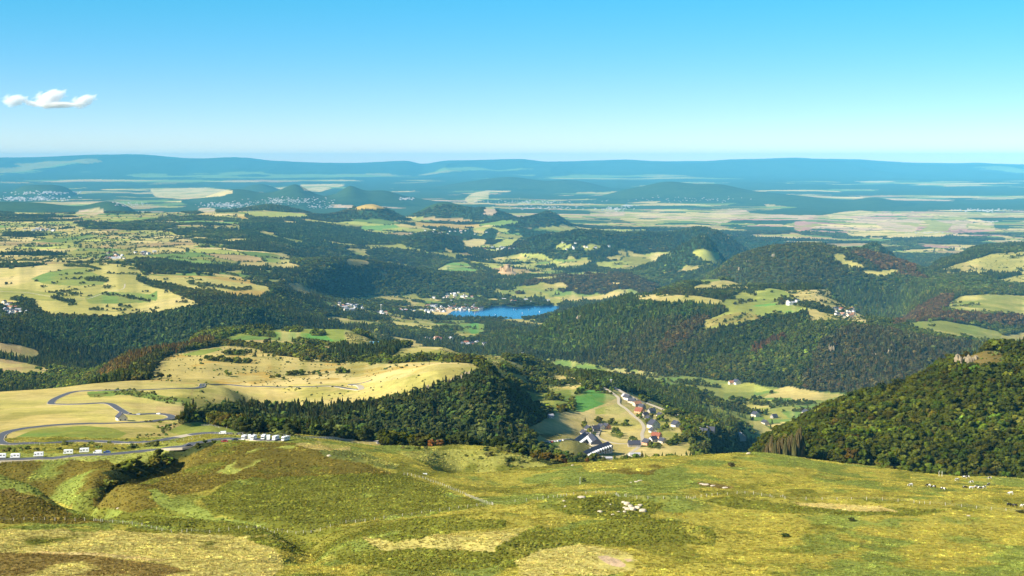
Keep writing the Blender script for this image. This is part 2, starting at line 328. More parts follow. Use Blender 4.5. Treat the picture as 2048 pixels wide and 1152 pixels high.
# gullies and spurs on the far mountain range
m_ = np.clip((YO - 46000) / 8000, 0, 1) * np.clip((60500 - YO) / 3000, 0, 1)
Zrel += m_ * (1 - np.abs(fbm(XX / 4000, YY / 11000, 4, 31)) * 4) * 150 - m_ * 105

# the lake basin
LAKE_Z = -830.0
lake_px = [(893, 630), (905, 622), (925, 619), (950, 622), (975, 616), (985, 612), (1010, 611), (1030, 614), (1060, 612), (1105, 611), (1125, 613), (1118, 622), (1085, 632), (1050, 637), (1000, 637), (950, 636), (915, 636)]
lake_w = []
for (px, py) in lake_px:
    u, s = px_ray(px, py)
    lake_w.append((float(u) * LAKE_Z / float(s), LAKE_Z / float(s)))
def in_poly(x, y, P):
    x, y = np.asarray(x), np.asarray(y)
    ins = np.zeros(x.shape, bool)
    n = len(P)
    for i in range(n):
        x1, y1 = P[i]; x2, y2 = P[(i + 1) % n]
        if y1 == y2:
            continue
        c = (y1 > y) != (y2 > y)
        ins ^= c & (x < (x2 - x1) * (y - y1) / (y2 - y1) + x1)
    return ins
i0, i1 = np.searchsorted(YR, 7400), np.searchsorted(YR, 10500)
sub = (slice(i0, i1), slice(0, NU))
ins = in_poly(XX[sub], YY[sub], lake_w)
edge = seg_dist(XX[sub], YY[sub], lake_w + lake_w[:1])
zz = Zrel[sub]
shore = np.where(ins, LAKE_Z - np.clip(edge / 12, 0.4, 12), np.maximum(zz, LAKE_Z + 1 + np.clip(edge / 60, 0, 6)))
flat = np.clip(1 - edge / 160, 0, 1)
near_ = np.where(ins, shore, zz * (1 - flat) + np.maximum(np.minimum(zz, LAKE_Z + 1.5 + edge / 12), LAKE_Z + 1.5) * flat)
keep = (XX[sub] > 150) & (YY[sub] < 8300)
Zrel[sub] = np.where(keep & ~ins, zz, near_)
# ------------------------------------------------------------ land cover
PX, PY = to_px(UU, Zrel / YY)
wob = fbm(XX / (YY * 0.016), YY / (YY * 0.016) + YY / (YY * .05), 3, 41)
WX = PX + 9 * fbm(PX / 34, PY / 20, 3, 43) + 3 * fbm(PX / 7, PY / 6, 2, 45)
WY = PY + 5 * fbm(PX / 30, PY / 18, 3, 44) + 1.6 * fbm(PX / 8, PY / 5, 2, 46)
PAL = {
    'straw': (.39, .31, .10), 'pale': (.47, .37, .14), 'gold': (.38, .26, .065), 'olive': (.26, .25, .055), 'yellowgreen': (.30, .31, .065),
    'green': (.135, .20, .042), 'bright': (.10, .235, .045), 'brightfar': (.15, .27, .06), 'tan': (.33, .235, .095), 'bare': (.43, .31, .18), 'brown': (.17, .125, .035),
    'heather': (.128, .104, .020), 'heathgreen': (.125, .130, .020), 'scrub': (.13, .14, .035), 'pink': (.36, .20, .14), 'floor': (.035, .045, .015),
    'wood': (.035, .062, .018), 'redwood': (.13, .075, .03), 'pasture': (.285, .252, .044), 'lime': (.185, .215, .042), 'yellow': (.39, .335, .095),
}
PAL = {k: np.array(v) for k, v in PAL.items()}
COLR = np.zeros((NV, NU, 3)) + PAL['floor']
FOR = np.zeros((NV, NU))            # woodland density
CON = np.zeros((NV, NU))            # share of conifers
TNT = np.zeros((NV, NU, 3)) + np.array((.05, .075, .02))     # leaf colour of the woods
BUSH = np.zeros((NV, NU))           # scattered shrubs

def rows(y0, y1):
    return slice(int(np.searchsorted(YOLD, y0)), int(np.searchsorted(YOLD, y1)))

def mosaic(y0, y1, cell, pal, wt, forest=0.3, hedge=0.25, seed=1, mask=None, squeeze=1.0, woodsize=None):
    """patchwork of parcels: irregular cells on the ground, each with a crop of its own, some wooded, some edged by hedges"""
    r = rows(y0, y1)
    cell = cell * np.ones_like(YY[r]) if np.isscalar(cell) else cell[r]
    c0 = float(cell.flat[0])
    x = XX[r] / c0; y = YY[r] / c0 * squeeze
    rot = 0.35
    x, y = x * math.cos(rot) - y * math.sin(rot), x * math.sin(rot) + y * math.cos(rot)
    x = x + 0.5 * fbm(x * .9, y * .9, 3, seed); y = y + 0.5 * fbm(x * .9 + 7, y * .9, 3, seed + 1)
    xi, yi = np.floor(x), np.floor(y)
    f1 = np.full(x.shape, 9.0); f2 = np.full(x.shape, 9.0); cid = np.zeros(x.shape)
    for dx in (-1, 0, 1):
        for dy in (-1, 0, 1):
            cx, cy_ = xi + dx, yi + dy
            jx = cx + 0.15 + 0.7 * hash01(cx, cy_, seed); jy = cy_ + 0.15 + 0.7 * hash01(cx, cy_, seed + 5)
            d = np.hypot(x - jx, (y - jy) * 1.3)
            idn = hash01(cx, cy_, seed + 9)
            nearer = d < f1
            f2 = np.where(nearer, f1, np.minimum(f2, d)); cid = np.where(nearer, idn, cid); f1 = np.where(nearer, d, f1)
    cum = np.cumsum(wt) / np.sum(wt)
    k = np.clip(np.searchsorted(cum, cid), 0, len(pal) - 1)
    colr = np.array([PAL[p] for p in pal])[k] * (0.8 + 0.4 * ((cid * 97) % 1))[..., None]
    fz = fbm(XX[r] / (woodsize or c0 * 2.2), YY[r] / (woodsize or c0 * 2.2), 4, seed + 13) + 0.5
    wood = (fz < forest * 0.62 + 0.17) if forest < 1 else np.ones(fz.shape, bool)
    wood = wood | (((cid * 53) % 1) < forest * 0.30)
    hd = ((f2 - f1) < 0.06) & (((cid * 31) % 1) < hedge * 2)
    if mask is None:
        mask = np.ones(x.shape, bool)
    else:
        mask = mask[r]
    C = COLR[r]; Fo = FOR[r]
    C[mask] = colr[mask]
    Fo[mask] = 0
    w = mask & (wood | hd)
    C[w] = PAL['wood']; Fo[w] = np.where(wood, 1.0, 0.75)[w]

def region(y0, y1, pts, wobble=1.0):
    r = rows(y0, y1)
    pts = [tuple(map(float, p.split(','))) for p in pts.split()] if isinstance(pts, str) else pts
    m = np.zeros((NV, NU), bool)
    xs = [p[0] for p in pts]; ys = [p[1] for p in pts]
    qx = PX[r] + wobble * (WX[r] - PX[r]); qy = PY[r] + wobble * (WY[r] - PY[r])
    box = (qx > min(xs) - 1) & (qx < max(xs) + 1) & (qy > min(ys) - 1) & (qy < max(ys) + 1)
    mm = np.zeros(qx.shape, bool)
    mm[box] = in_poly(qx[box], qy[box], pts)
    m[r] = mm
    return m
def field(name, y0, y1, pts, wob=0.6, bush=0.0, mix=None, mixamt=0.5, mixscale=None):
    m = region(y0, y1, pts, wob)
    if y0 >= 1900 and name not in ('scrub',):
        pp = [tuple(map(float, p.split(','))) for p in pts.split()]
        for f_ in (.5, 1.0):                      # the open ground runs on towards the viewer, so that the wood below does not hide it
            dd_ = f_ * 10.5 * F_PX / max(2600, min(y1, 9000) * .5 + y0 * .5)
            m2 = region(y0, y1, [(a_, b_ + dd_) for a_, b_ in pp], wob)
            m |= m2 & (FOR > .5)
    COLR[m] = PAL[name]
    if mix:
        sc = mixscale or 0.02
        ym = float(np.mean(YY[m])) if m.any() else 1
        n = fbm(XX[m] / (ym * sc), YY[m] / (ym * sc * 2), 4, len(pts)) + 0.5
        k = np.clip((n - (1 - mixamt) + 0.06) / 0.12, 0, 1)[:, None]
        COLR[m] = PAL[name] * (1 - k) + PAL[mix] * k
    FOR[m] = 0; BUSH[m] = bush
    return m
def wood(y0, y1, pts, con=0.3, tint=None, dens=1.0, wob=1.0):
    m = region(y0, y1, pts, wob)
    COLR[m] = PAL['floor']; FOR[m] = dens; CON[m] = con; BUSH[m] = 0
    if tint is not None:
        TNT[m] = tint
    return m
def hedge(y0, y1, pts, w=2.0, con=0.1, dens=0.9, tint=None):
    r = rows(y0, y1)
    pts = [tuple(map(float, p.split(','))) for p in pts.split()]
    xs = [p[0] for p in pts]; ys = [p[1] for p in pts]
    qx, qy = WX[r], WY[r]
    box = (qx > min(xs) - w - 1) & (qx < max(xs) + w + 1) & (qy > min(ys) - w - 1) & (qy < max(ys) + w + 1)
    m = np.zeros(qx.shape, bool)
    m[box] = seg_dist(qx[box], qy[box], pts) < w
    FOR[r][m] = dens; CON[r][m] = con; COLR[r][m] = PAL['scrub']
    if tint is not None:
        TNT[r][m] = tint

# defaults from near to far
r = rows(1, 1150); COLR[r] = PAL['pasture']
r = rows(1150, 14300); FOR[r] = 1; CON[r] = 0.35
CONIFER_N = fbm(XX / 420, YY / 420, 3, 77)
CON = np.clip(0.38 + 7 * CONIFER_N, 0.03, 0.96)
farw = (fbm(XX / 900, YY / 900, 3, 78) + .9 * fbm(XX / 220, YY / 220, 3, 80))[..., None]
TNT = np.clip(np.array((.056, .078, .017)) * (1 + 1.0 * farw) + np.array((.03, .012, .0)) * np.clip(fbm(XX / 300, YY / 300, 3, 79)[..., None] * 2, 0, 1), .004, 1)

# wide patchworks
mosaic(14000, 17800, 420.0, ['straw', 'olive', 'green', 'tan', 'pale', 'yellowgreen'], [3, 3, 2, 2, 1, 2], forest=0.5, hedge=.4, seed=3)
mosaic(17500, 24000, 480.0, ['pale', 'straw', 'tan', 'olive', 'green', 'pink', 'bare'], [2, 3, 2, 3, 3, 1, 1.5], forest=0.56, hedge=0, seed=5, woodsize=2200)
mosaic(24000, 34000, 800.0, ['pale', 'straw', 'tan', 'olive', 'green', 'bare'], [2, 3, 3, 3, 3, 2], forest=0.66, hedge=0, seed=6, woodsize=3500)
mosaic(34000, 47000, 1500.0, ['pale', 'straw', 'olive', 'green', 'tan'], [1, 1, 3, 3, 1], forest=0.72, hedge=0, seed=7)
r = rows(45000, 90000); COLR[r] = PAL['wood']; FOR[r] = 0
mosaic(46500, 56000, 4000.0, ['olive', 'green', 'straw'], [2, 3, .6], forest=0.80, hedge=0, seed=8)
# steep far hills are wooded
gz = np.abs(np.gradient(Zrel, axis=1) / np.maximum(np.gradient(XX, axis=1), 1e-3))
gy = np.abs(np.gradient(Zrel, axis=0) / np.gradient(YY, axis=0))
steep = (np.maximum(gz, gy) > 0.06) & (YO > 14500) & (YO < 45000)
COLR[steep] = PAL['wood'] * np.array((.7, .8, .8)); FOR[steep] = 0.9
# the high farmland left of centre
m = region(8000, 14800, '-400,540 0,535 300,545 420,560 560,545 590,515 560,505 480,500 400,490 360,472 320,455 300,440 500,418 640,418 640,428 560,432 480,440 420,452 -400,470', .8) | region(11000, 15500, '-400,400 300,405 470,415 700,412 640,440 300,450 -400,480', .8)
mosaic(7000, 16500, 270.0, ['straw', 'yellowgreen', 'pale', 'green', 'tan', 'olive', 'gold'], [4, 3.5, 2, 1.6, 2, 3, 1], forest=0.05, hedge=.30, seed=12, mask=m, squeeze=0.7)
m = region(12000, 17000, '-400,415 300,418 480,440 480,470 300,455 180,445 -400,440', .8)
mosaic(11000, 17000, 300.0, ['green', 'olive', 'straw', 'tan'], [3, 2, 2, 2], forest=0.42, hedge=.3, seed=13, mask=m)
m = region(12400, 19000, '460,418 720,420 1000,445 1420,445 1640,455 1640,470 1500,470 1440,452 1250,462 1130,468 1000,450 860,468 700,452 520,448', .8)
mosaic(12000, 19000, 330.0, ['yellowgreen', 'green', 'straw', 'olive', 'tan', 'gold'], [3, 3, 2, 3, 2, 1], forest=0.33, hedge=.35, seed=14, mask=m)
# clearings in the far woods around the castle
m = region(9500, 14500, '640,468 860,455 1100,465 1240,480 1420,500 1440,520 1380,545 1040,555 1000,540 860,505 700,490', 1.0)
mosaic(9000, 14800, 240.0, ['olive', 'green', 'straw', 'yellowgreen', 'tan'], [3, 2, 2, 2, 2], forest=0.50, hedge=.3, seed=15, mask=m)
m = region(11500, 30000, '1560,425 2300,425 2300,500 1900,500 1800,490 1560,480 1440,470', 1.0)
mosaic(11500, 19000, 330.0, ['tan', 'pale', 'straw', 'olive', 'green', 'pink'], [2, 2, 2, 3, 2, .8], forest=0.50, hedge=.3, seed=16, mask=m)
m = region(14000, 26000, '1640,430 1700,422 1900,430 1990,445 1990,462 1900,470 1760,466 1660,458 1560,452', .8)
mosaic(14000, 26000, 520.0, ['bare', 'pink', 'pale', 'tan', 'olive', 'green'], [3, 2, 3, 2, 2, 1], forest=0.0, hedge=.3, seed=18, mask=m)

hw = (HILLW > .22) & (YO > 9500) & (YO < 45000)
COLR[hw] = PAL['wood']; FOR[hw] = 1
# ---- particular fields: far
for nm, pts in [('bare', '1390,427 1450,423 1490,420 1500,426 1600,431 1720,430 1740,434 1600,436 1480,433 1440,447 1380,440 1300,433 1180,432 1180,426 1300,425'),
                ('pink', '1588,443 1610,442 1632,452 1600,462 1590,455'), ('pale', '1250,425 1440,428 1500,434 1440,436 1250,430'),
                ('bare', '1750,446 1820,437 1845,440 1830,462 1800,464 1770,460'), ('bare', '1903,443 1935,443 1934,455 1900,460'), ('pale', '1936,446 1975,448 1940,455'),
                ('pale', '1655,428 1720,421 1770,424 1720,432 1660,434'), ('olive', '1845,440 1870,440 1900,448 1895,462 1840,462 1860,450'),
                ('pale', '1860,462 1905,466 1880,473 1700,470 1690,466'), ('bare', '970,416 985,413 995,425 965,428'), ('pale', '300,378 420,376 470,382 440,390 360,395 310,390'), ('bare', '400,415 430,416 434,424 395,422'), ('pale', '600,369 690,367 640,380 610,378'),
                ('pale', '1960,427 2060,426 2060,432 1970,431'), ('bare', '160,420 200,416 212,424 190,432 150,428'), ('pale', '950,385 980,381 975,395 940,405 930,398')]:
    field(nm, 12000, 45000, pts, .5, mix='olive', mixamt=.42, mixscale=.012)
field('gold', 14000, 17500, '712,413 728,406 752,404 768,409 774,416 740,413 715,418', .5)
field('tan', 14300, 17000, '1095,419 1110,417 1135,428 1160,436 1140,436', .5)
field('gold', 12500, 16500, '830,445 850,443 900,446 960,449 960,453 880,452 830,449', .4)
field('green', 12500, 16500, '895,440 1000,440 1040,443 1000,449 940,448', .4)
field('yellow', 12500, 16500, '1120,448 1160,444 1195,452 1180,458 1130,456', .6, mix='gold', mixamt=.4)
field('yellowgreen', 12500, 17000, '490,425 540,423 600,426 620,431 560,433 510,432', .5, mix='pale', mixamt=.4)
field('lime', 11500, 15500, '570,461 620,455 690,455 700,458 620,462', .5)
field('brightfar', 12500, 15500, '728,452 790,449 800,455 760,458 722,457', .5)
for pts in ['925,482 960,475 975,480 960,492 945,494 928,491', '985,492 1010,478 1035,477 1020,490 1005,494', '1110,492 1125,486 1145,490 1135,496', '1160,490 1185,488 1200,494 1170,498',
            '1040,505 1085,508 1100,518 1130,526 1165,530 1160,532 1120,531 1095,524 1080,514 1045,509', '1285,510 1310,505 1340,503 1340,506 1315,512 1312,522 1300,524 1302,516', '1190,525 1225,521 1268,523 1250,531 1200,532',
            '1440,505 1400,500 1385,505 1410,520 1435,524']:
    field('yellowgreen', 9000, 14500, pts, .6, mix='pale', mixamt=.35)
field('brightfar', 9800, 12500, '875,538 895,525 925,524 945,532 955,542 930,545 890,540', .8, mix='green', mixamt=.5)
field('tan', 10700, 11600, '985,537 1000,528 1013,520 1040,528 1062,540 1040,548 1020,548 1005,542', .5)
wood(10900, 14000, '490,448 600,448 680,445 760,455 830,468 860,480 600,500 560,500 500,475 480,460', .6, (.045, .075, .022))
wood(11800, 14500, '180,448 215,445 222,465 180,474', .3, wob=.4)
wood(8800, 9800, '-300,500 0,508 60,505 150,510 215,516 260,520 265,531 150,528 60,535 0,542 -300,548', .8, (.035, .06, .018))
wood(8000, 9800, '290,536 330,530 400,533 480,530 560,535 600,545 620,560 560,570 500,552 420,548 350,548 300,545', .6)

# ---- left plateau fields
field('yellow', 5350, 8300, '-300,548 52,534 100,528 170,527 260,528 275,538 298,560 347,587 405,608 378,614 323,622 250,630 222,633 167,630 97,626 50,620 -300,640', .3, mix='pale', mixamt=.42, mixscale=.09)
field('yellow', 5700, 8300, '295,551 400,552 486,556 535,572 542,580 520,592 470,590 430,580 360,575 300,570 285,560', .4, mix='gold', mixamt=.45, mixscale=.05)
field('green', 6000, 8200, '62,558 85,548 120,540 172,535 185,545 212,558 206,569 156,572 90,568', .4, mix='lime', mixamt=.4)
field('green', 5700, 7200, '170,597 208,583 243,584 300,588 315,580 312,602 263,593 297,605 222,608 180,607', .4)
field('olive', 5600, 7500, '-300,573 0,575 60,580 170,598 160,606 60,600 -300,590', .4)
hedge(5700, 7500, '205,587 240,592 270,598 298,604', 1.8); hedge(5700, 7000, '104,596 120,600 148,606', 3.4); hedge(6200, 8200, '174,560 196,561 212,562', 2.6)
hedge(5600, 6800, '242,613 262,617', 2.4); hedge(5800, 7600, '276,558 300,566 330,572 362,578 400,590', 6); hedge(6200, 7800, '380,566 420,572 470,580 500,578', 2.5, dens=.5)
wood(5500, 8000, '-300,610 0,600 40,598 70,604 66,612 90,626 40,640 -300,640', .3)
hedge(7400, 8400, '128,532 170,533 196,538 210,541', 1.6)
field('straw', 5200, 8000, '-300,660 0,655 60,657 130,664 155,668 150,672 100,668 60,672 50,690 0,682 -300,690', .4, mix='tan')
field('tan', 3700, 5400, '-300,690 0,685 40,690 75,700 80,712 60,715 0,700 -300,705', .4, mix='straw'); field('straw', 3500, 5000, '-300,715 0,718 60,728 100,738 90,745 0,740 -300,735', .4, mix='tan')
field('tan', 6500, 9000, '575,566 600,566 618,575 622,586 605,588 585,580', .9, bush=.5)
field('tan', 8000, 9700, '760,540 775,546 772,560 762,552', .6); field('tan', 8500, 10000, '690,520 725,516 740,528 705,530', .9, bush=.6)
wood(4200, 6400, '60,640 250,640 420,616 520,622 600,650 440,690 330,710 200,700 120,690 60,660', .45, (.045, .075, .028))

# ---- plateau with the roads
field('yellow', 1150, 2200, '-500,800 0,782 160,762 300,756 430,757 480,768 420,790 385,815 370,838 340,860 440,845 560,862 760,885 760,900 -500,910', .3, mix='straw', mixamt=.5, mixscale=.12)
field('straw', 1900, 3700, '302,745 320,722 345,708 440,692 480,694 560,712 640,720 760,724 770,740 740,752 640,760 560,770 440,772 390,768 300,765', .4, mix='gold', mixamt=.4, bush=.10)
field('pale', 1900, 3600, '540,756 620,742 740,728 830,724 900,724 952,728 950,742 880,762 800,776 760,785 700,784 640,790 600,795 560,792 420,795 400,775', .4, mix='gold', mixamt=.45, bush=.05)
field('straw', 1700, 2600, '390,768 560,770 700,765 700,785 720,800 600,797 470,792 400,800 380,790', .5, mix='tan', bush=.35)
field('lime', 3000, 3700, '345,714 400,700 440,695 445,699 400,711 350,719', .3)
field('scrub', 1300, 2150, '175,783 260,778 300,787 400,800 430,800 400,822 380,812 330,806 260,790 180,795', .9, mix='green', bush=.5)
field('straw', 1300, 1900, '245,803 290,806 312,815 300,822 260,815 245,808', .4); field('tan', 1300, 2000, '310,812 390,812 385,830 345,832 312,824', .5, mix='straw')
field('lime', 1090, 1500, '26,877 60,862 110,854 170,852 220,855 253,866 240,876 160,882 80,884 40,884', .15, mix='green', mixamt=.45, mixscale=.03)
field('lime', 1090, 1600, '330,862 345,850 400,843 450,852 560,862 610,868 560,868 440,868 370,872', .3, mix='green', mixamt=.4)
field('olive', 1080, 1400, '250,880 340,870 300,850 260,845 330,835 380,840 330,866 280,868', .6, mix='tan', bush=.5)
field('yellowgreen', 930, 1140, '-500,885 250,884 330,888 340,892 240,905 -500,905', .3, mix='scrub', bush=.25)
field('yellow', 1500, 2600, '390,768 560,770 760,765 900,735 960,733 958,760 890,776 850,788 770,808 720,818 640,820 500,820 440,822 400,836 380,815', .4, mix='straw', mixamt=.5, bush=.08)
wood(1150, 2150, '385,838 400,832 440,820 480,817 640,818 720,815 770,804 850,784 890,770 950,754 985,745 1030,770 1100,815 1108,838 1060,862 1020,905 900,900 760,885 600,872 500,868 440,852 400,845', .35, (.046, .068, .026))
wood(1750, 2150, '450,819 640,819 740,815 760,830 640,850 520,838', .9, (.040, .055, .020))
wood(2000, 3600, '160,760 250,750 300,735 330,712 430,690 432,680 380,680 280,710 200,740 160,752', .85, (.11, .085, .028))
wood(2200, 3500, '300,765 303,745 325,718 340,706 310,712 260,740 250,765', .6, (.05, .06, .02))
# ---- middle: fields round the knolls
field('lime', 3000, 4300, '430,685 470,668 520,662 600,656 690,656 715,664 700,668 720,680 660,686 600,684 520,676 470,682', .3, mix='green', mixamt=.4)
field('bright', 3300, 4300, '530,665 600,665 650,670 668,682 640,686 600,684 545,676', .3)
field('straw', 2900, 3900, '440,690 480,680 540,680 640,690 720,700 640,705 560,700 500,696', .4, mix='tan')
hedge(3300, 4200, '503,668 530,670 545,672', 4); hedge(3300, 4200, '575,660 600,660', 4.5); hedge(3300, 4200, '625,666 645,668', 4); hedge(3000, 4000, '590,684 640,688 668,690', 3); hedge(3000, 4000, '440,686 480,690 520,696 545,702 600,704 640,708', 3.5)
wood(2900, 3800, '535,690 545,695 640,700 680,712 700,715 690,720 600,715 540,702', .2)
wood(2900, 3700, '690,690 800,692 800,722 700,722 640,716', .95, (.042, .062, .022))
field('straw', 3000, 3900, '690,665 760,672 770,682 740,690 700,688', .6, bush=.5, mix='scrub')
field('yellow', 3000, 4600, '795,700 850,684 898,683 900,690 870,700 840,707 805,706', .3, mix='pale')
hedge(2900, 3700, '842,704 870,700 905,694 920,690', 4)
field('straw', 2500, 3700, '800,720 870,712 960,712 1000,718 1005,730 980,745 960,740 900,724', .4, mix='pale', bush=.15)
field('straw', 2450, 3950, '765,726 795,704 850,690 900,690 960,700 1010,704 1010,724 900,724', .5, mix='olive', bush=.2)
field('yellow', 3000, 4600, '795,704 850,686 898,684 902,690 870,700 840,707 805,706', .3, mix='pale')
hedge(2500, 3300, '700,720 800,724 860,718 920,722 1000,745', 3.5)
field('pale', 3300, 4300, '985,708 1010,705 1045,705 1060,710 1010,713', .3); field('straw', 2600, 3400, '1060,748 1080,744 1115,750 1120,760 1110,765 1062,762', .3)
field('tan', 2400, 3100, '990,742 1020,742 1015,760 1000,760', .5)
field('straw', 2080, 3500, '975,728 1010,722 1060,728 1110,742 1180,766 1180,780 1110,784 1060,792 1040,775 1010,752', .6, mix='olive', bush=.35)
hedge(2100, 3400, '1000,735 1040,748 1080,756', 4, dens=.7); hedge(2100, 3400, '1050,735 1100,752', 3.5, dens=.7); hedge(2100, 3300, '1020,760 1045,778 1090,784', 4, dens=.7)
# the basin with the hamlet
field('straw', 1700, 3400, '1045,862 1080,845 1100,830 1105,815 1150,800 1180,790 1240,788 1270,800 1290,830 1310,850 1340,870 1460,885 1480,895 1390,925 1180,925 1100,905 1060,890', .3, mix='pale', mixamt=.5)
field('olive', 1700, 3300, '1180,770 1230,770 1290,792 1340,812 1400,840 1440,862 1470,885 1400,890 1330,880 1290,850 1260,810', .3, mix='straw', mixamt=.55, bush=.12)
field('lime', 1955, 3300, '1055,790 1110,782 1160,778 1235,778 1240,790 1200,812 1150,824 1100,824 1105,810 1060,800', .3, mix='green', mixamt=.3)
field('bright', 1997, 3200, '1150,790 1180,778 1230,783 1232,797 1200,812 1165,824 1145,822', .3, mix='lime', mixamt=.35)
field('yellowgreen', 1955, 3000, '1190,818 1240,806 1260,818 1240,828 1190,829', .2)
field('yellow', 1870, 2900, '1190,830 1255,828 1282,850 1280,876 1240,880 1200,860', .3, mix='straw')
field('pale', 1827, 2900, '1045,865 1090,840 1130,826 1188,824 1190,840 1150,860 1100,868', .3, mix='straw', mixamt=.4)
field('brown', 1742, 2600, '1060,868 1160,866 1200,870 1240,885 1230,900 1100,880', .5, mix='straw', mixamt=.7, bush=.1)
field('green', 1700, 2500, '1090,885 1125,880 1110,900 1090,898', .3); field('tan', 1700, 2600, '1290,900 1340,885 1400,888 1380,900 1300,915', .4, mix='straw')
hedge(1955, 3000, '1095,800 1115,798', 2.4); hedge(1955, 3000, '1143,808 1147,820', 3); hedge(1955, 3000, '1120,822 1135,820', 4.5); hedge(2210, 3200, '1060,765 1120,770 1170,765 1180,775', 4, dens=.7); hedge(2125, 3000, '1150,790 1170,780', 1.6)
for p in ['1170,852 1178,862', '1200,868 1180,866', '1225,870 1240,874', '1300,840 1296,850', '1340,826 1350,830', '1280,800 1290,806', '1330,856 1320,862', '1370,850 1380,880', '1385,862 1384,900', '1260,886 1320,896', '1340,890 1380,880', '1120,903 1130,908', '1170,908 1180,906']:
    hedge(1700, 3300, p, 3.2, dens=.7)
wood(1700, 2700, '1040,860 1085,890 1085,910 1110,925 1020,925 1000,900', .2)
wood(1785, 3200, '1362,850 1385,842 1430,855 1450,870 1440,888 1400,880 1375,885', .3)
wood(1700, 2700, '1380,905 1420,888 1470,875 1510,888 1520,905 1400,918', .2, (.07, .10, .03))
# the valley floor
VAL = [('green', '1090,718 1130,722 1200,735 1230,742 1160,745 1100,730'), ('green', '1260,742 1300,745 1400,755 1440,762 1520,770 1545,785 1500,795 1440,790 1400,775 1340,770 1290,755'),
       ('yellowgreen', '1420,768 1500,765 1545,780 1520,785 1450,785'), ('straw', '1545,780 1580,772 1640,785 1690,790 1650,800 1590,800'),
       ('yellow', '1480,803 1540,803 1540,815 1500,818'), ('green', '1430,835 1460,832 1480,850 1440,848'), ('yellow', '1455,845 1520,842 1540,858 1530,870 1480,868'),
       ('bare', '1622,820 1690,815 1702,820 1680,832 1640,832'), ('yellow', '1560,845 1605,838 1605,852 1570,852'), ('olive', '1520,825 1560,822 1580,838 1530,840'), ('straw', '1545,858 1600,857 1570,870 1520,872')]
vm_ = region(3150, 5700, '1080,715 1250,738 1420,758 1560,776 1700,788 1710,835 1640,872 1540,882 1460,890 1430,856 1400,806 1290,770 1180,748', .8)
mosaic(3300, 5700, 120.0, ['green', 'lime', 'straw', 'olive', 'yellowgreen'], [4, 3, 2, 2, 2], forest=.08, hedge=.4, seed=33, mask=vm_)
for nm, pts in VAL:
    field(nm, 3300, 5700, pts, .5, mix='lime' if nm == 'green' else None, mixamt=.4)
wood(2700, 3700, '1180,755 1240,766 1330,779 1390,803 1425,838 1450,856 1440,870 1400,842 1330,812 1260,785 1180,772', .6, (.05, .078, .028))
# glades and small farms scattered through the middle woods
gl = (fbm(XX / 230, YY / 330, 3, 311) + .3 * fbm(XX / 60, YY / 80, 2, 312) > .10) & (YO > 5900) & (YO < 12500) & (PX < 1440) & (FOR > .9) & (np.maximum(gz, gy) < .28)
gc_ = fbm(XX / 150, YY / 200, 2, 313)
COLR[gl] = np.where((gc_ > .05)[..., None], PAL['straw'], np.where((gc_ > -.12)[..., None], PAL['olive'], PAL['green']))[gl]; FOR[gl] = 0
# ---- lakeside
mm_ = region(6800, 9900, '640,600 700,598 860,620 900,612 985,606 1060,600 1120,606 1100,612 985,612 900,640 800,640 700,640 660,620', .8)
mosaic(6800, 9900, 130.0, ['straw', 'olive', 'pale', 'green'], [2, 3, 2, 2], forest=.55, hedge=.6, seed=23, mask=mm_)
field('yellow', 6300, 8500, '775,635 810,640 860,640 900,645 905,650 840,655 790,650', .5, mix='olive'); field('bright', 6300, 8600, '915,650 950,646 972,648 965,665 945,668', .4)
field('green', 6300, 8600, '860,640 930,641 945,646 900,652 870,648', .4); field('bare', 8500, 9400, '862,620 880,615 905,618 925,619 900,625 880,625', .3)
field('olive', 9000, 10200, '1090,600 1115,596 1130,603 1110,608', .4)
# ---- the long wooded ridge with fields on top
field('yellow', 5500, 7000, '1262,590 1290,586 1400,592 1450,602 1440,608 1380,602 1330,603 1270,598', .3, mix='straw')
field('straw', 5900, 7400, '1380,575 1410,566 1450,560 1500,570 1490,578 1420,580', .3, mix='pale')
field('lime', 5100, 7000, '1440,605 1480,585 1540,576 1570,582 1600,600 1620,612 1590,626 1540,625 1500,640 1440,650 1405,655 1410,642 1460,620', .3, mix='yellowgreen', mixamt=.4)
field('straw', 5000, 6600, '1405,658 1410,640 1470,625 1500,625 1530,635 1480,645 1440,650', .4, mix='brown', bush=.5)
field('bright', 5300, 6300, '1500,612 1560,605 1610,612 1590,624 1530,625', .4, mix='lime')
field('straw', 4900, 6700, '1570,582 1650,578 1690,600 1740,640 1735,646 1690,640 1620,640 1615,620 1640,610 1600,598', .4, mix='pale', bush=.35)
hedge(5200, 6200, '1470,608 1490,604 1498,602', 2.5); hedge(5100, 6200, '1560,598 1590,606 1630,612 1660,622 1700,630', 6); hedge(5500, 6600, '1380,582 1440,582 1490,580 1510,588', 4, con=.8); hedge(5100, 6000, '1450,642 1490,630', 2.5, dens=.5)
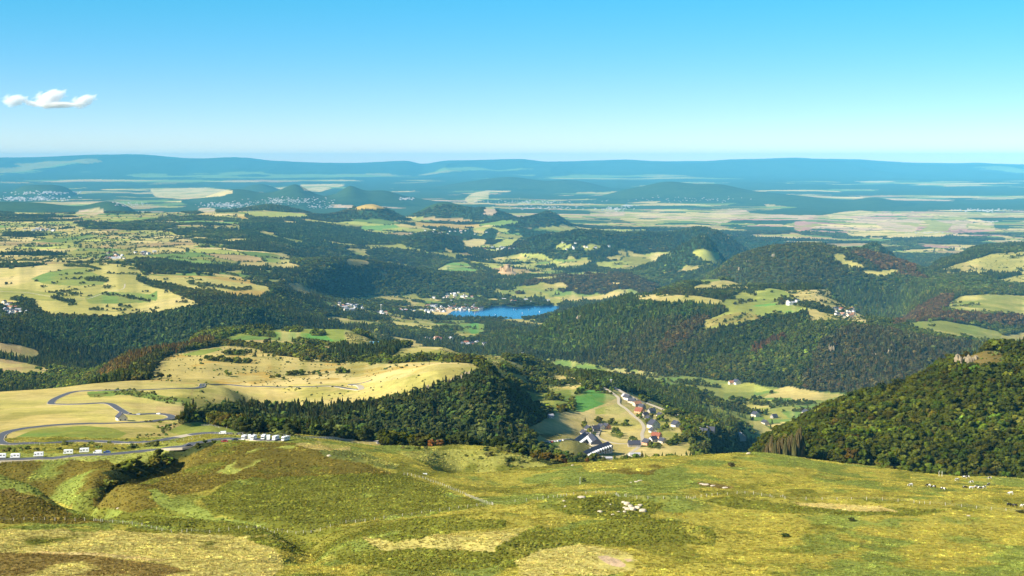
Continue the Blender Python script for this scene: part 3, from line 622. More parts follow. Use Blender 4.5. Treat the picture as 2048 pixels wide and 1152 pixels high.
# right-hand fields
field('lime', 4750, 6100, '1810,645 1880,641 1940,650 2000,664 2010,675 1990,690 1960,682 1900,668 1850,660', .3, mix='yellow', mixamt=.4); field('straw', 4750, 6300, '2000,672 2060,664 2300,664 2300,700 2060,692 2010,688', .4, mix='tan')
field('yellow', 5700, 7400, '1890,612 1920,592 1980,588 2060,592 2300,592 2300,630 2060,628 1980,622 1920,622', .35, mix='lime', mixamt=.5)
m = region(7200, 10500, '1820,500 1900,508 1950,495 2300,480 2300,575 2060,572 1960,568 1900,560 1860,552 1820,545', .8)
mosaic(7000, 10500, 190.0, ['yellow', 'straw', 'lime', 'pale'], [3, 3, 1, 1], forest=0.45, hedge=.5, seed=25, mask=m)
field('yellow', 7400, 10500, '1930,525 1980,508 2060,506 2300,506 2300,545 2060,540 1990,540 1950,528', .5, bush=.2)
field('yellow', 7000, 9500, '1990,560 2060,548 2300,548 2300,570 2060,568', .5, bush=.3)
field('yellow', 7900, 9300, '1728,540 1760,542 1790,538 1800,542 1760,549 1735,548', .4); field('yellow', 7900, 9300, '1660,512 1675,505 1690,506 1690,520 1720,528 1735,530 1700,532 1680,522', .5, mix='gold')
field('yellow', 8200, 9400, '1650,488 1690,488 1712,493 1700,496 1660,493', .4)

# pastures are never one colour: greener hollows, bleached banks, and thorn clumps left standing
op = (FOR == 0) & (YO > 1150) & (YO < 13000)
sc_ = np.clip(YY / 2500, 1, 4)
q1 = fbm(XX / 90 / sc_, YY / 150 / sc_, 4, 61); q2 = fbm(XX / 28 / sc_, YY / 60 / sc_, 3, 62)
kk = np.clip((q1 + .6 * q2 - .02) * 4.5, 0, .55)[..., None] * op[..., None]
COLR = COLR * (1 - kk) + PAL['olive'] * .8 * kk
kk = np.clip((-q1 + .5 * q2 - .10) * 5, 0, .5)[..., None] * op[..., None]
COLR = COLR * (1 - kk) + PAL['pale'] * kk
cl_ = (fbm(XX / 75, YY / 75, 3, 63) + .35 * fbm(XX / 420, YY / 420, 2, 64) > .205) & op & (YO > 2300)
FOR[cl_] = .5; COLR[cl_] = PAL['scrub']; CON[cl_] = .06
# ---- woods with a colour of their own
for (y0, y1, pts, tint, con) in [
    (4300, 6800, '1200,720 1260,660 1320,640 1400,630 1440,660 1400,700 1340,760 1240,742', (.062, .070, .022), .5),
    (4200, 6500, '1315,690 1345,655 1400,630 1420,640 1370,680 1330,710', (.070, .056, .022), .3), (4000, 6500, '1500,700 1540,680 1570,672 1540,695 1505,715', (.082, .050, .022), .3),
    (4600, 6700, '1000,680 1060,640 1120,600 1265,585 1430,600 1440,615 1400,630 1300,640 1200,700 1100,712', (.060, .090, .018), .7),
    (4000, 5700, '1600,780 1640,690 1700,650 1950,690 1900,730 1760,790 1640,790', (.058, .058, .028), .45),
    (8800, 11000, '1020,590 1040,570 1110,548 1260,545 1320,570 1310,590', (.075, .062, .020), .3),
    (7500, 9500, '1420,560 1500,490 1620,480 1760,500 1800,530 1700,560 1600,600 1440,590', (.062, .070, .018), .2),
    (7500, 9500, '1740,500 1830,530 1850,560 1760,540 1700,505', (.10, .065, .022), .1),
    (5000, 7600, '1780,650 1870,600 1910,590 1900,610 1880,625 2060,632 2300,640 2300,660 2060,660 1880,640', (.085, .058, .028), .2)]:
    m = region(y0, y1, pts, 2.0)
    m &= FOR > 0
    TNT[m] = tint; CON[m] = con
# the near wooded hill on the right
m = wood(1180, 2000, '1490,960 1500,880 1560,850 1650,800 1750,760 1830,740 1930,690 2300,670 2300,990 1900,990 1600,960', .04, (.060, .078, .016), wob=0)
TNT[m] = np.array((.046, .064, .014)) * (1 + 1.1 * fbm(XX[m] / 60, YY[m] / 60, 3, 91)[:, None]) + np.array((.008, .002, 0)) * np.clip(fbm(XX[m] / 45, YY[m] / 45, 3, 92)[:, None] * 3, 0, 1)
m = field('brown', 1400, 1760, '1905,730 1925,705 1960,700 2000,705 2020,735 1990,750 1930,745', 1.0, bush=.55); m = m

# ---- the near slope
FG = (YY < 1150)
n1 = fbm(XX / 60, YY / 90, 4, 51); n2 = fbm(XX / 14, YY / 22, 4, 52)
base = PAL['pasture'] * np.ones((NV, NU, 3))
k = np.clip((n1 + 0.5 * n2 - 0.02) / 0.10, 0, 1)[..., None]
r = rows(1, 1150)
COLR[r] = (base * (1 - k) + PAL['lime'] * 0.9 * k)[r]
k = np.clip((-n1 + 0.6 * n2 - 0.10) / 0.08, 0, 1)[..., None]
COLR[r] = (COLR * (1 - k * .7) + PAL['heathgreen'] * k * .7)[r]
GRS = np.zeros((NV, NU)); GRS[r] = 1.0        # 1 pasture tussocks, 2 heath
def heath(name, pts, y0=440, y1=1150, wob=1.6, mix=None, mixamt=.35, sc=.03):
    m = region(y0, y1, pts, wob)
    n = fbm(XX[m] / (800 * sc), YY[m] / (1300 * sc), 4, len(pts) + 3) + 0.5
    c = PAL[name] * np.ones((int(m.sum()), 3))
    if mix:
        kk = np.clip((n - (1 - mixamt)) / 0.12, 0, 1)[:, None]
        c = c * (1 - kk) + PAL[mix] * kk
    COLR[m] = c; GRS[m] = 2.0 if name in ('heather', 'heathgreen', 'scrub') else 1.0
    return m
heath('yellowgreen', '-400,905 235,905 340,880 400,890 330,925 230,925 -400,925', mix='scrub')
heath('heather', '-400,922 215,922 250,935 215,965 140,1015 110,1000 60,985 -400,975', mix='lime', mixamt=.42)
heath('heather', '-400,975 20,978 80,995 150,1028 300,1048 -400,1045', mix='brown', mixamt=.3)
heath('heathgreen', '150,990 230,965 330,1010 430,1035 560,1050 640,1062 700,1050 640,1075 300,1060 140,1035', mix='lime', mixamt=.5)
heath('heather', '190,985 250,960 330,925 400,893 470,884 600,885 640,900 720,925 800,948 700,955 600,955 470,960 400,985 330,990 230,1005', mix='heathgreen', mixamt=.35)
heath('heathgreen', '470,960 600,952 800,945 900,985 975,1012 860,1030 720,1042 620,1058 500,1045 430,1030 400,1000', mix='lime', mixamt=.30)
heath('heather', '470,905 560,900 640,900 720,925 760,945 600,950 520,945', mix='heathgreen', mixamt=.4)
heath('heather', '185,1000 250,985 305,1000 330,1012 250,1025 190,1015', mix=None)
heath('lime', '292,978 310,976 345,1000 420,1020 440,1045 390,1035 320,1015', mix='yellow', mixamt=.3)
heath('yellowgreen', '430,945 470,920 520,895 570,884 600,890 560,905 500,935 460,950', mix='heather', mixamt=.4)
heath('straw', '590,886 640,884 700,892 705,904 650,902 600,893', y1=1150, mix='olive')
heath('scrub', '640,900 720,905 800,930 790,938 720,925 650,912', mix='olive', mixamt=.5)
heath('heathgreen', '790,905 900,895 1000,905 1100,925 1080,940 960,945 850,930', y0=990, mix='olive', mixamt=.55)
heath('heathgreen', '640,1095 700,1066 800,1042 880,1035 1010,1040 1015,1055 900,1062 860,1090 1000,1095 1020,1120 960,1140 800,1140 690,1125', mix='lime', mixamt=.25)
heath('yellow', '720,1075 800,1082 880,1068 1000,1060 1100,1050 1080,1100 980,1105 860,1098 760,1100', mix='pasture', mixamt=.4)
heath('heathgreen', '1095,1010 1140,995 1200,990 1260,996 1330,1010 1300,1035 1240,1045 1180,1035 1110,1022', mix='pasture', mixamt=.25)
heath('heathgreen', '1400,1000 1470,994 1540,1002 1600,1012 1750,1014 1900,1020 1850,1032 1700,1030 1560,1025 1440,1012', mix='pasture', mixamt=.3)
heath('heathgreen', '1130,1060 1230,1038 1330,1035 1430,1060 1430,1092 1330,1085 1230,1095 1150,1085', mix='pasture', mixamt=.4)
heath('heathgreen', '990,1095 1080,1050 1110,1060 1160,1085 1080,1120 1000,1140', mix='pasture', mixamt=.4)
heath('yellow', '1030,1125 1080,1100 1160,1090 1260,1105 1300,1140 1200,1152 1040,1150', mix='pasture', mixamt=.45)
heath('yellow', '-400,1050 300,1064 440,1070 530,1078 550,1100 570,1130 540,1160 400,1175 -400,1175', mix='heathgreen', mixamt=.33)
heath('brown', '-400,1112 100,1104 200,1112 320,1130 430,1150 400,1180 -400,1180', mix='yellow', mixamt=.40)
heath('heathgreen', '480,1068 600,1072 640,1090 600,1110 560,1100 500,1082', mix='yellow', mixamt=.3)
heath('heather', '1160,925 1260,925 1330,935 1300,950 1180,945', mix='pasture', mixamt=.55)
# the stream gully and the rough edge of the road carry thickets
wood(800, 1130, '205,985 225,955 200,945 240,935 290,930 330,905 360,895 400,884 432,880 425,892 390,905 350,925 320,945 260,960 235,985', .03, (.08, .10, .024), dens=.42)
#wood(800, 1000, '160,965 215,930 235,940 225,975 190,985', .0, (.05, .065, .02), dens=.9)
wood(1000, 1300, '1010,885 1040,895 1090,905 1150,925 1110,935 1060,915 1010,897', .0, (.085, .07, .022), dens=.4)
wood(1160, 1330, '760,884 840,880 900,882 1010,884 1040,893 900,893 800,892', .0, (.085, .08, .022), dens=.8)
wood(1160, 1420, '400,845 430,852 480,860 560,862 640,868 740,880 740,870 640,856 560,850 480,846 420,838', .05, (.075, .085, .024))
for m in (region(990, 1140, '330,900 420,880 470,868 560,866 600,872 560,880 450,886 400,892', .5), region(1000, 1140, '800,896 1000,896 1110,926 1060,940 960,930 860,910', .8), region(900, 1100, '700,905 760,925 720,925 640,905', .8)):
    BUSH[m] = .5
heath('bare', '1195,1113 1215,1112 1240,1120 1254,1130 1250,1135 1225,1133 1200,1120', wob=.5); heath('bare', '1250,1118 1262,1117 1266,1122 1255,1124', wob=.3)
heath('straw', '1580,1004 1640,1006 1760,1012 1800,1024 1700,1022 1600,1012', wob=.5, mix='pasture')
heath('brown', '1390,965 1440,968 1470,975 1450,978 1400,972', wob=.6)
heath('pale', '60,1103 200,1106 330,1120 320,1124 180,1111 60,1107', wob=.6)
GRS[region(440, 1150, '1195,1110 1270,1110 1270,1138 1195,1138', .3)] = 0

# which ground the camera (or one a step aside) can see
S = Zrel / YY
RUN = np.maximum.accumulate(S, axis=0)
VIS = S >= np.vstack([np.full((1, NU), -9), RUN[:-1]]) - 26.0 / YY
VISN = S >= np.vstack([np.full((1, NU), -9), RUN[:-1]]) - 4.0 / YY
# ------------------------------------------------------------ where buildings stand, and the trees cleared round them
def ground(px, py, d=None, dmin=300, dmax=70000):
    """world point of the land seen at a point of the photograph: the first land the line of sight meets beyond dmin"""
    u, s = px_ray(px, py)
    u, s = float(u), float(s)
    if d is None:
        ys = YR[(YR > dmin) & (YR < dmax)]
        z = samp(Zrel, np.full(len(ys), u), ys)
        over = np.nonzero(z / ys >= s)[0]
        i = over[0] if len(over) else int(np.argmax(z / ys))
        if i > 0 and len(over):
            a0, a1 = z[i - 1] / ys[i - 1] - s, z[i] / ys[i] - s
            t = -a0 / (a1 - a0) if a1 != a0 else 0
            d = ys[i - 1] + (ys[i] - ys[i - 1]) * float(np.clip(t, 0, 1))
        else:
            d = ys[i]
    z = float(samp(Zrel, np.array([u]), np.array([d]))[0])
    return Vector((u * d, d, z + CAM_Z))
def zat(x, y):
    return float(samp(Zrel, np.array([x / y]), np.array([y]))[0]) + CAM_Z


def clear(x, y, r, fwd=1.0, colr=None):
    """no trees within r metres of a building; fwd times farther on the side of the view"""
    i0, i1 = np.searchsorted(YR, y - r * fwd * 1.5), np.searchsorted(YR, y + r * 1.5) + 1
    dx = (XX[i0:i1] - x) / r; dy = YY[i0:i1] - y
    dy = np.where(dy < 0, dy / (r * fwd), dy / r)
    m = dx * dx + dy * dy < 1
    FOR[i0:i1][m] = 0
    if colr is not None:
        COLR[i0:i1][m] = PAL[colr]
# near buildings: column, row of the wall foot, width of the gable, length, wall height, turn in degrees, walls, roof, label
NEAR_HOUSES = [
 (243, 841, 8, 12, 3.2, 205, 'white', 'slate', 'white farmhouse with a dark steep roof beside the bend of the plateau road', 1300),
 (1255, 801, 10, 14, 6.0, 215, 'white', 'slate', 'tall white gabled house at the top of the hamlet lane', 1900),
 (1264, 807, 9, 12, 5.0, 240, 'cream', 'slate', 'cream house with a blue-grey roof next below the topmost house', 1900),
 (1274, 813, 9, 13, 5.0, 120, 'cream', 'orange', 'house with a pale orange tiled roof in the middle of the lane', 1900),
 (1279, 827, 11, 13, 5.0, 230, 'orange_wall', 'red', 'orange walled house with a red tiled roof above the lane bend', 1900),
 (1290, 834, 8, 11, 4.0, 130, 'stone', 'slate', 'low stone house with a dark roof right of the orange house', 1900),
 (1307, 856, 15, 13, 6.0, 212, 'white', 'slate', 'largest white gabled house with a black roof beside the pale lane', 1900),
 (1305, 865, 9, 9, 3.4, 200, 'white', 'slate', 'small white annexe just below the largest white house', 1900),
 (1352, 854, 11, 12, 4.6, 210, 'white', 'slate', 'white gabled house standing alone at the right end of the hamlet', 1900),
 (1313, 877, 9, 13, 4.6, 235, 'orange_wall', 'red', 'orange house with a dark red roof below the largest white house', 1850),
 (1306, 884, 8, 11, 4.4, 130, 'white', 'slate', 'white house with a grey roof between the two orange houses', 1850),
 (1294, 890, 9, 11, 4.4, 215, 'orange_wall', 'slate', 'pale orange gabled house at the lower end of the lane', 1850),
 (1268, 893, 10, 16, 3.6, 95, 'stone', 'slate', 'long low stone house with a blue-black roof left of the lane', 1850),
 (1269, 912, 8, 14, 2.8, 100, 'white', 'pale', 'flat white shed at the foot of the lane', 1850),
 (1202, 858, 8, 10, 4.0, 215, 'white', 'slate', 'white gabled cottage behind the holiday blocks', 1900),
 (1213, 858, 9, 11, 4.2, 210, 'orange_wall', 'slate', 'orange gabled cottage right of the white cottage', 1900),
 (1191, 862, 9, 12, 4.0, 120, 'stone', 'slate', 'stone cottage with a dark roof among the garden trees', 1900),
 (1177, 862, 9, 12, 3.8, 200, 'stone', 'slate', 'leftmost grey cottage of the group behind the holiday blocks', 1900),
 (1211, 920, 7, 16, 2.8, 95, 'stone', 'pale', 'low shed on the pasture edge below the holiday blocks', 1850),
 (1405, 870, 13, 17, 4.5, 60, 'stone', 'slate', 'large grey roofed farm building among the trees right of the hamlet', 1900),
 (1419, 866, 12, 16, 4.5, 75, 'stone', 'slate', 'dark slate barn next to the grey roofed farm', 1900),
 (1478, 878, 20, 22, 5.0, 200, 'stone', 'pale', 'grey gabled barn in the green meadow of the valley', 1800),
 (1511, 833, 14, 18, 6.0, 210, 'cream', 'slate', 'cream farmhouse between hedges on the valley floor', 3300),
 (1473, 768, 18, 22, 6.0, 205, 'white', 'slate', 'white farmhouse on the far green fields of the valley', 3800),
 (1467, 768, 12, 30, 5.0, 110, 'cream', 'orange', 'long low barn beside the white farmhouse', 3800),
 (1612, 828, 14, 18, 5.0, 200, 'cream', 'slate', 'small pale house at the foot of the wooded ridge', 3300),
 (750, 694, 16, 22, 5.0, 95, 'stone', 'blue', 'barn with a blue metal roof above the spruce plantation', 2900),
 (1249, 796, 8, 10, 3.6, 205, 'cream', 'pale', 'small pale house left of the topmost house', 1900),
 (1284, 817, 8, 11, 4.0, 215, 'stone', 'slate', 'grey stone house right of the pale orange roof', 1900),
 (1297, 841, 8, 10, 3.8, 205, 'cream', 'slate', 'cream cottage above the largest white house', 1900),
 (1303, 826, 9, 12, 4.0, 120, 'stone', 'slate', 'grey house among gardens on the upper slope', 1900),
 (1320, 834, 8, 10, 3.6, 205, 'white', 'slate', 'white cottage on the upper slope below the tarred road', 1900),
 (1325, 886, 8, 11, 3.6, 210, 'cream', 'slate', 'cream cottage right of the lower orange houses', 1850),
 (1388, 852, 9, 12, 4.0, 205, 'cream', 'slate', 'pale house left of the grey farm building', 1900),
 (1168, 870, 8, 10, 3.6, 205, 'cream', 'slate', 'cream cottage just behind the rear holiday block', 1900),
 (1530, 848, 12, 16, 4.5, 205, 'cream', 'slate', 'pale farm on the dry meadow of the valley', 3300),
 (1548, 836, 12, 15, 4.5, 120, 'stone', 'slate', 'grey farm beside the valley hedges', 3300),
 (1101, 836, 6, 8, 3.0, 120, 'white', 'pale', 'tiny white hut among the trees left of the dry field', 1850),
]
# villages too far to show more than pale walls and roofs: column, row, spread, spread, how many, from, to
VILLAGES = [
 (935, 618, 40, 5, 34, 8000, 9600, 'small pale house in the lakeside village', 'houses of the lakeside village'),
 (868, 618, 26, 6, 24, 7600, 9600, 'small pale house in the lakeside village', 'houses of the lakeside village'),
 (815, 622, 26, 5, 16, 7400, 9400, 'small pale house in the lakeside village', 'houses of the lakeside village'),
 (1040, 604, 40, 4, 14, 9080, 9900, 'small pale house on the far shore of the lake', 'houses behind the lake'),
 (910, 594, 36, 8, 20, 8700, 9900, 'small pale house in the woods above the lakeside village', 'houses above the lakeside village'),
 (700, 614, 26, 7, 26, 6600, 9300, 'small white house in the valley village left of the lake', 'houses of the valley village'),
 (765, 628, 14, 5, 10, 6600, 9300, 'small white house in the valley village left of the lake', 'houses of the valley village'),
 (868, 679, 40, 3, 7, 4600, 7400, 'small white house in the wooded valley behind the dry knolls', 'houses in the wooded valley'),
 (945, 689, 20, 3, 9, 4600, 7400, 'small white house in the wooded valley behind the dry knolls', 'houses in the wooded valley'),
 (22, 622, 22, 13, 24, 4700, 6400, 'white house of the village at the left edge among dark trees', 'houses of the left village'),
 (232, 515, 20, 6, 18, 8200, 10500, 'small pale house of the plateau village', 'houses of the plateau village'),
 (290, 508, 22, 3, 11, 8400, 10800, 'small pale house of the plateau village', 'houses of the plateau village'),
 (78, 461, 20, 3, 13, 10500, 13500, 'tiny white house of the far plateau hamlet', 'houses of the far plateau hamlet'),
 (900, 466, 70, 6, 16, 11500, 15500, 'tiny white house on the hillside beyond the castle', 'houses beyond the castle'),
 (1012, 497, 34, 3, 16, 11800, 14500, 'tiny pale house of the village behind the castle', 'houses behind the castle'),
 (1150, 497, 60, 12, 10, 11000, 14500, 'tiny pale house in the far woods right of the castle', 'houses in the far woods'),
 (1690, 628, 26, 10, 15, 4900, 6500, 'small pale house of the hamlet on the wooded ridge', 'houses of the ridge hamlet'),
 (1585, 607, 14, 3, 4, 5200, 6800, 'small pale farm building on the ridge field', 'farm buildings on the ridge'),
]
vr = random.Random(5)
NEAR_AT = []
for h in NEAR_HOUSES:
    p = ground(h[0], h[1], dmin=h[9], dmax=9000); NEAR_AT.append(p); clear(p.x, p.y, max(h[2], h[3]) * .95 + 3, 1.7)
FAR_AT = []
for (px, py, sx, sy, n, d0, d1, lab, grp) in VILLAGES:
    got = []
    for k in range(n * 6):
        if len(got) >= n: break
        p = ground(px + vr.gauss(0, .55) * sx, py + vr.gauss(0, .55) * sy, dmin=d0, dmax=d1)
        if p.y < d0 + 20 or p.y > d1 - 20 or in_poly(np.array([p.x]), np.array([p.y]), lake_w)[0]: continue
        if any((p - q).length < 17 for q in got): continue
        got.append(p); FAR_AT.append((p, lab, grp)); clear(p.x, p.y, 16, 2.6)
# rocks, masts and other small things that stand clear
COMPLEX = [[(1126, 878), (1150, 876), (1170, 877), (1183, 882), (1193, 891)], [(1113, 897), (1135, 898), (1160, 899), (1185, 899), (1214, 900)]]
COMPLEX_AT = [[ground(px, py + 4, dmin=1850, dmax=3000) for px, py in line] for line in COMPLEX]
for line in COMPLEX_AT:
    for a_, b_ in zip(line[:-1], line[1:]):
        for t_ in (0, .33, .66, 1): q = a_.lerp(b_, t_); clear(q.x, q.y, 14, 2.0)
CASTLE = ground(1013, 535, d=10980)
clear(CASTLE.x, CASTLE.y, 60, 3.0, 'tan')
ROADS = [
 ('road', 6.5, 800, 1060, '-60,924 0,921 60,918 130,914 200,910 250,907 300,902 345,896 380,890 408,884 435,880 470,879 520,880 575,880'),
 ('road', 7.0, 1060, 2300, '765,889 752,884 700,880 640,876 560,871 500,869 440,868 380,872 330,880 290,885 230,886 150,883 90,887 30,889 3,886 -3,878 12,866 40,859 70,855 110,851 170,848 215,847 262,845 310,842 342,837 335,831 300,828 258,829 240,820 222,809 200,807 160,809 120,809 102,807 112,797 140,786 172,782 220,781 290,780 370,777 402,774 408,768 440,766 500,766 560,770 620,772 660,770 700,778 722,779 716,771 700,766 730,758 745,750'),
 ('track', 5.0, 1750, 3000, '1244,915 1262,905 1276,895 1285,880 1284,868 1288,856 1282,844 1268,832 1252,818 1238,808 1237,797 1228,789 1205,775 1185,770 1150,768 1090,765'),
 ('road', 6.5, 1900, 3300, '1180,767 1215,770 1238,782 1270,798 1300,810 1330,822 1360,833 1385,842'),
 ('track', 4.5, 1850, 3000, '1285,885 1260,888 1225,886 1205,880 1195,872 1200,860'),
 ('track', 4.5, 1850, 2600, '1078,893 1090,884 1120,880 1145,879'),
 ('track', 5.0, 5200, 7500, '0,583 60,586 120,596 162,598 180,596 215,584 245,578 250,568'),
]
ROAD_AT = []
for (nm, w, d0, d1, pts) in ROADS:
    P = []
    for p in pts.split():
        px, py = map(float, p.split(',')); q = ground(px, py, dmin=d0, dmax=d1)
        P.append((q.x, q.y))
    ROAD_AT.append(P)
    for (ax, ay), (bx, by) in zip(P[:-1], P[1:]):
        n = max(1, int(math.hypot(bx - ax, by - ay) / 6))
        if math.hypot(bx - ax, by - ay) < 260:
            for k in range(n + 1):
                clear(ax + (bx - ax) * k / n, ay + (by - ay) * k / n, w * .9, 2.0)
# ------------------------------------------------------------ materials
def new_mat(name):
    m = bpy.data.materials.new(name); m.use_nodes = True
    nt = m.node_tree; nt.nodes.clear()
    out = nt.nodes.new('ShaderNodeOutputMaterial'); b = nt.nodes.new('ShaderNodeBsdfPrincipled')
    nt.links.new(b.outputs[0], out.inputs[0])
    b.inputs['Roughness'].default_value = 0.9
    b.inputs['Specular IOR Level'].default_value = 0.15
    return m, nt, b
def nmath(nt, op, a, b_=None, c=None, clamp=False):
    n = nt.nodes.new('ShaderNodeMath'); n.operation = op; n.use_clamp = clamp
    for i, v in enumerate((a, b_, c)):
        if v is None: continue
        if isinstance(v, (int, float)): n.inputs[i].default_value = v
        else: nt.links.new(v, n.inputs[i])
    return n.outputs[0]
def nnoise(nt, vec, scale, detail=3, rough=0.6):
    n = nt.nodes.new('ShaderNodeTexNoise'); n.inputs['Scale'].default_value = scale
    n.inputs['Detail'].default_value = detail; n.inputs['Roughness'].default_value = rough
    nt.links.new(vec, n.inputs['Vector'])
    return n.outputs['Fac']
def nmix(nt, kind, fac, a, b_):
    n = nt.nodes.new('ShaderNodeMix'); n.data_type = 'RGBA'; n.blend_type = kind
    for i, v in ((0, fac), (6, a), (7, b_)):
        if isinstance(v, (int, float)): n.inputs[i].default_value = v
        elif isinstance(v, tuple): n.inputs[i].default_value = (*v, 1)
        else: nt.links.new(v, n.inputs[i])
    return n.outputs[2]
def simple_mat(name, col, rough=0.8, spec=0.2, var=0.25, scale=2.0, metal=0.0):
    m, nt, b = new_mat(name)
    tc = nt.nodes.new('ShaderNodeTexCoord')
    f = nnoise(nt, tc.outputs['Object'], scale, 4)
    f = nmath(nt, 'MULTIPLY_ADD', f, 2 * var, 1 - var)
    comb = nt.nodes.new('ShaderNodeCombineColor')
    for i in range(3): nt.links.new(f, comb.inputs[i])
    c = nmix(nt, 'MULTIPLY', 1.0, tuple(col), comb.outputs[0])
    nt.links.new(c, b.inputs['Base Color'])
    b.inputs['Roughness'].default_value = rough; b.inputs['Specular IOR Level'].default_value = spec
    b.inputs['Metallic'].default_value = metal
    return m

def terrain_mat():
    m, nt, b = new_mat('land')
    at = nt.nodes.new('ShaderNodeAttribute'); at.attribute_name = 'Col'
    ag = nt.nodes.new('ShaderNodeAttribute'); ag.attribute_name = 'grs'
    tc = nt.nodes.new('ShaderNodeTexCoord'); P = tc.outputs['Object']
    big = nnoise(nt, P, 0.011, 5, 0.65); mid = nnoise(nt, P, 0.07, 4, 0.65); fine = nnoise(nt, P, 0.45, 4, 0.7)
    s = nmath(nt, 'ADD', nmath(nt, 'MULTIPLY', nmath(nt, 'SUBTRACT', big, 0.5), 0.9), nmath(nt, 'MULTIPLY', nmath(nt, 'SUBTRACT', mid, 0.5), 0.8))
    s = nmath(nt, 'ADD', s, nmath(nt, 'MULTIPLY', nmath(nt, 'SUBTRACT', fine, 0.5), 1.0))
    wv = nt.nodes.new('ShaderNodeMapping'); wv.inputs['Scale'].default_value = (.02, .3, 1); wv.inputs['Rotation'].default_value = (0, 0, .5)
    nt.links.new(P, wv.inputs['Vector'])
    st = nnoise(nt, wv.outputs[0], 1.0, 3, .6)
    huge = nnoise(nt, P, 0.0028, 4, 0.6)
    s = nmath(nt, 'ADD', s, nmath(nt, 'MULTIPLY', nmath(nt, 'SUBTRACT', st, 0.5), 0.7))
    s = nmath(nt, 'ADD', s, nmath(nt, 'MULTIPLY', nmath(nt, 'SUBTRACT', huge, 0.5), 0.9))
    v = nmath(nt, 'MAXIMUM', nmath(nt, 'ADD', s, 1.0), 0.25)
    comb = nt.nodes.new('ShaderNodeCombineColor')
    nt.links.new(v, comb.inputs[0])
    nt.links.new(nmath(nt, 'MULTIPLY_ADD', v, 0.85, 0.15), comb.inputs[1])
    nt.links.new(nmath(nt, 'MULTIPLY_ADD', v, 0.8, 0.2), comb.inputs[2])
    c = nmix(nt, 'MULTIPLY', 1.0, at.outputs['Color'], comb.outputs[0])
    nt.links.new(c, b.inputs['Base Color'])
    b.inputs['Roughness'].default_value = 1.0; b.inputs['Specular IOR Level'].default_value = 0.0
    bp = nt.nodes.new('ShaderNodeBump'); bp.inputs['Strength'].default_value = 0.8; bp.inputs['Distance'].default_value = 1.0
    nt.links.new(nmath(nt, 'ADD', nmath(nt, 'MULTIPLY', fine, 0.9), nmath(nt, 'MULTIPLY', mid, 1.6)), bp.inputs['Height'])
    nt.links.new(bp.outputs[0], b.inputs['Normal'])
    return m

def set_attr(me, name, typ, arr, domain='POINT'):
    a = me.attributes.new(name, typ, domain)
    a.data.foreach_set({'FLOAT_COLOR': 'color', 'FLOAT_VECTOR': 'vector'}.get(typ, 'value'), np.ascontiguousarray(arr).ravel())
def grid_mesh(name, V, nv, nu, mat):
    me = bpy.data.meshes.new(name)
    idx = np.arange(nv * nu).reshape(nv, nu)
    q = np.stack([idx[:-1, :-1], idx[:-1, 1:], idx[1:, 1:], idx[1:, :-1]], -1).reshape(-1, 4)
    me.vertices.add(nv * nu); me.vertices.foreach_set('co', V.ravel().astype(np.float32))
    me.loops.add(q.size); me.loops.foreach_set('vertex_index', q.ravel().astype(np.int32))
    me.polygons.add(len(q)); me.polygons.foreach_set('loop_start', np.arange(0, q.size, 4, dtype=np.int32))
    me.polygons.foreach_set('use_smooth', np.ones(len(q), bool))
    me.update(calc_edges=True)
    me.materials.append(mat)
    return me

V = np.stack([XX, YY, Zrel + CAM_Z], -1)
land = grid_mesh('terrain', V, NV, NU, terrain_mat())
set_attr(land, 'Col', 'FLOAT_COLOR', np.concatenate([COLR, np.ones((NV, NU, 1))], -1).astype(np.float32))
set_attr(land, 'grs', 'FLOAT', GRS.astype(np.float32))
terrain = bpy.data.objects.new('terrain', land); COL.objects.link(terrain); terrain['kind'] = 'structure'
terrain['label'] = 'volcanic hills, dry pastures and the wide plain beyond'

# the slope runs on to both sides of the view
for side in (-1, 1):
    k_ = 0 if side < 0 else -1
    nr = int(np.searchsorted(YR, 4000)); uu = np.linspace(.43, 1.6, 60) * side
    A_, B_ = np.meshgrid(uu, YR[:nr]); zz_ = Zrel[:nr, k_][:, None] + (fbm(A_ * B_ / 90, B_ / 90, 3, 401) - fbm(side * .43 * B_ / 90, B_ / 90, 3, 401)) * 9 * np.clip(B_ / 400, 0, 1)
    cc_ = np.repeat(COLR[:nr, k_][:, None, :], 60, 1)
    sm_ = grid_mesh('hillside', np.stack([A_ * B_, B_, zz_ + CAM_Z], -1) if side > 0 else np.stack([A_ * B_, B_, zz_ + CAM_Z], -1)[:, ::-1], nr, 60, land.materials[0])
    set_attr(sm_, 'Col', 'FLOAT_COLOR', np.concatenate([cc_, np.ones((nr, 60, 1))], -1).astype(np.float32))
    ho_ = bpy.data.objects.new('hillside', sm_); COL.objects.link(ho_); ho_['kind'] = 'structure'

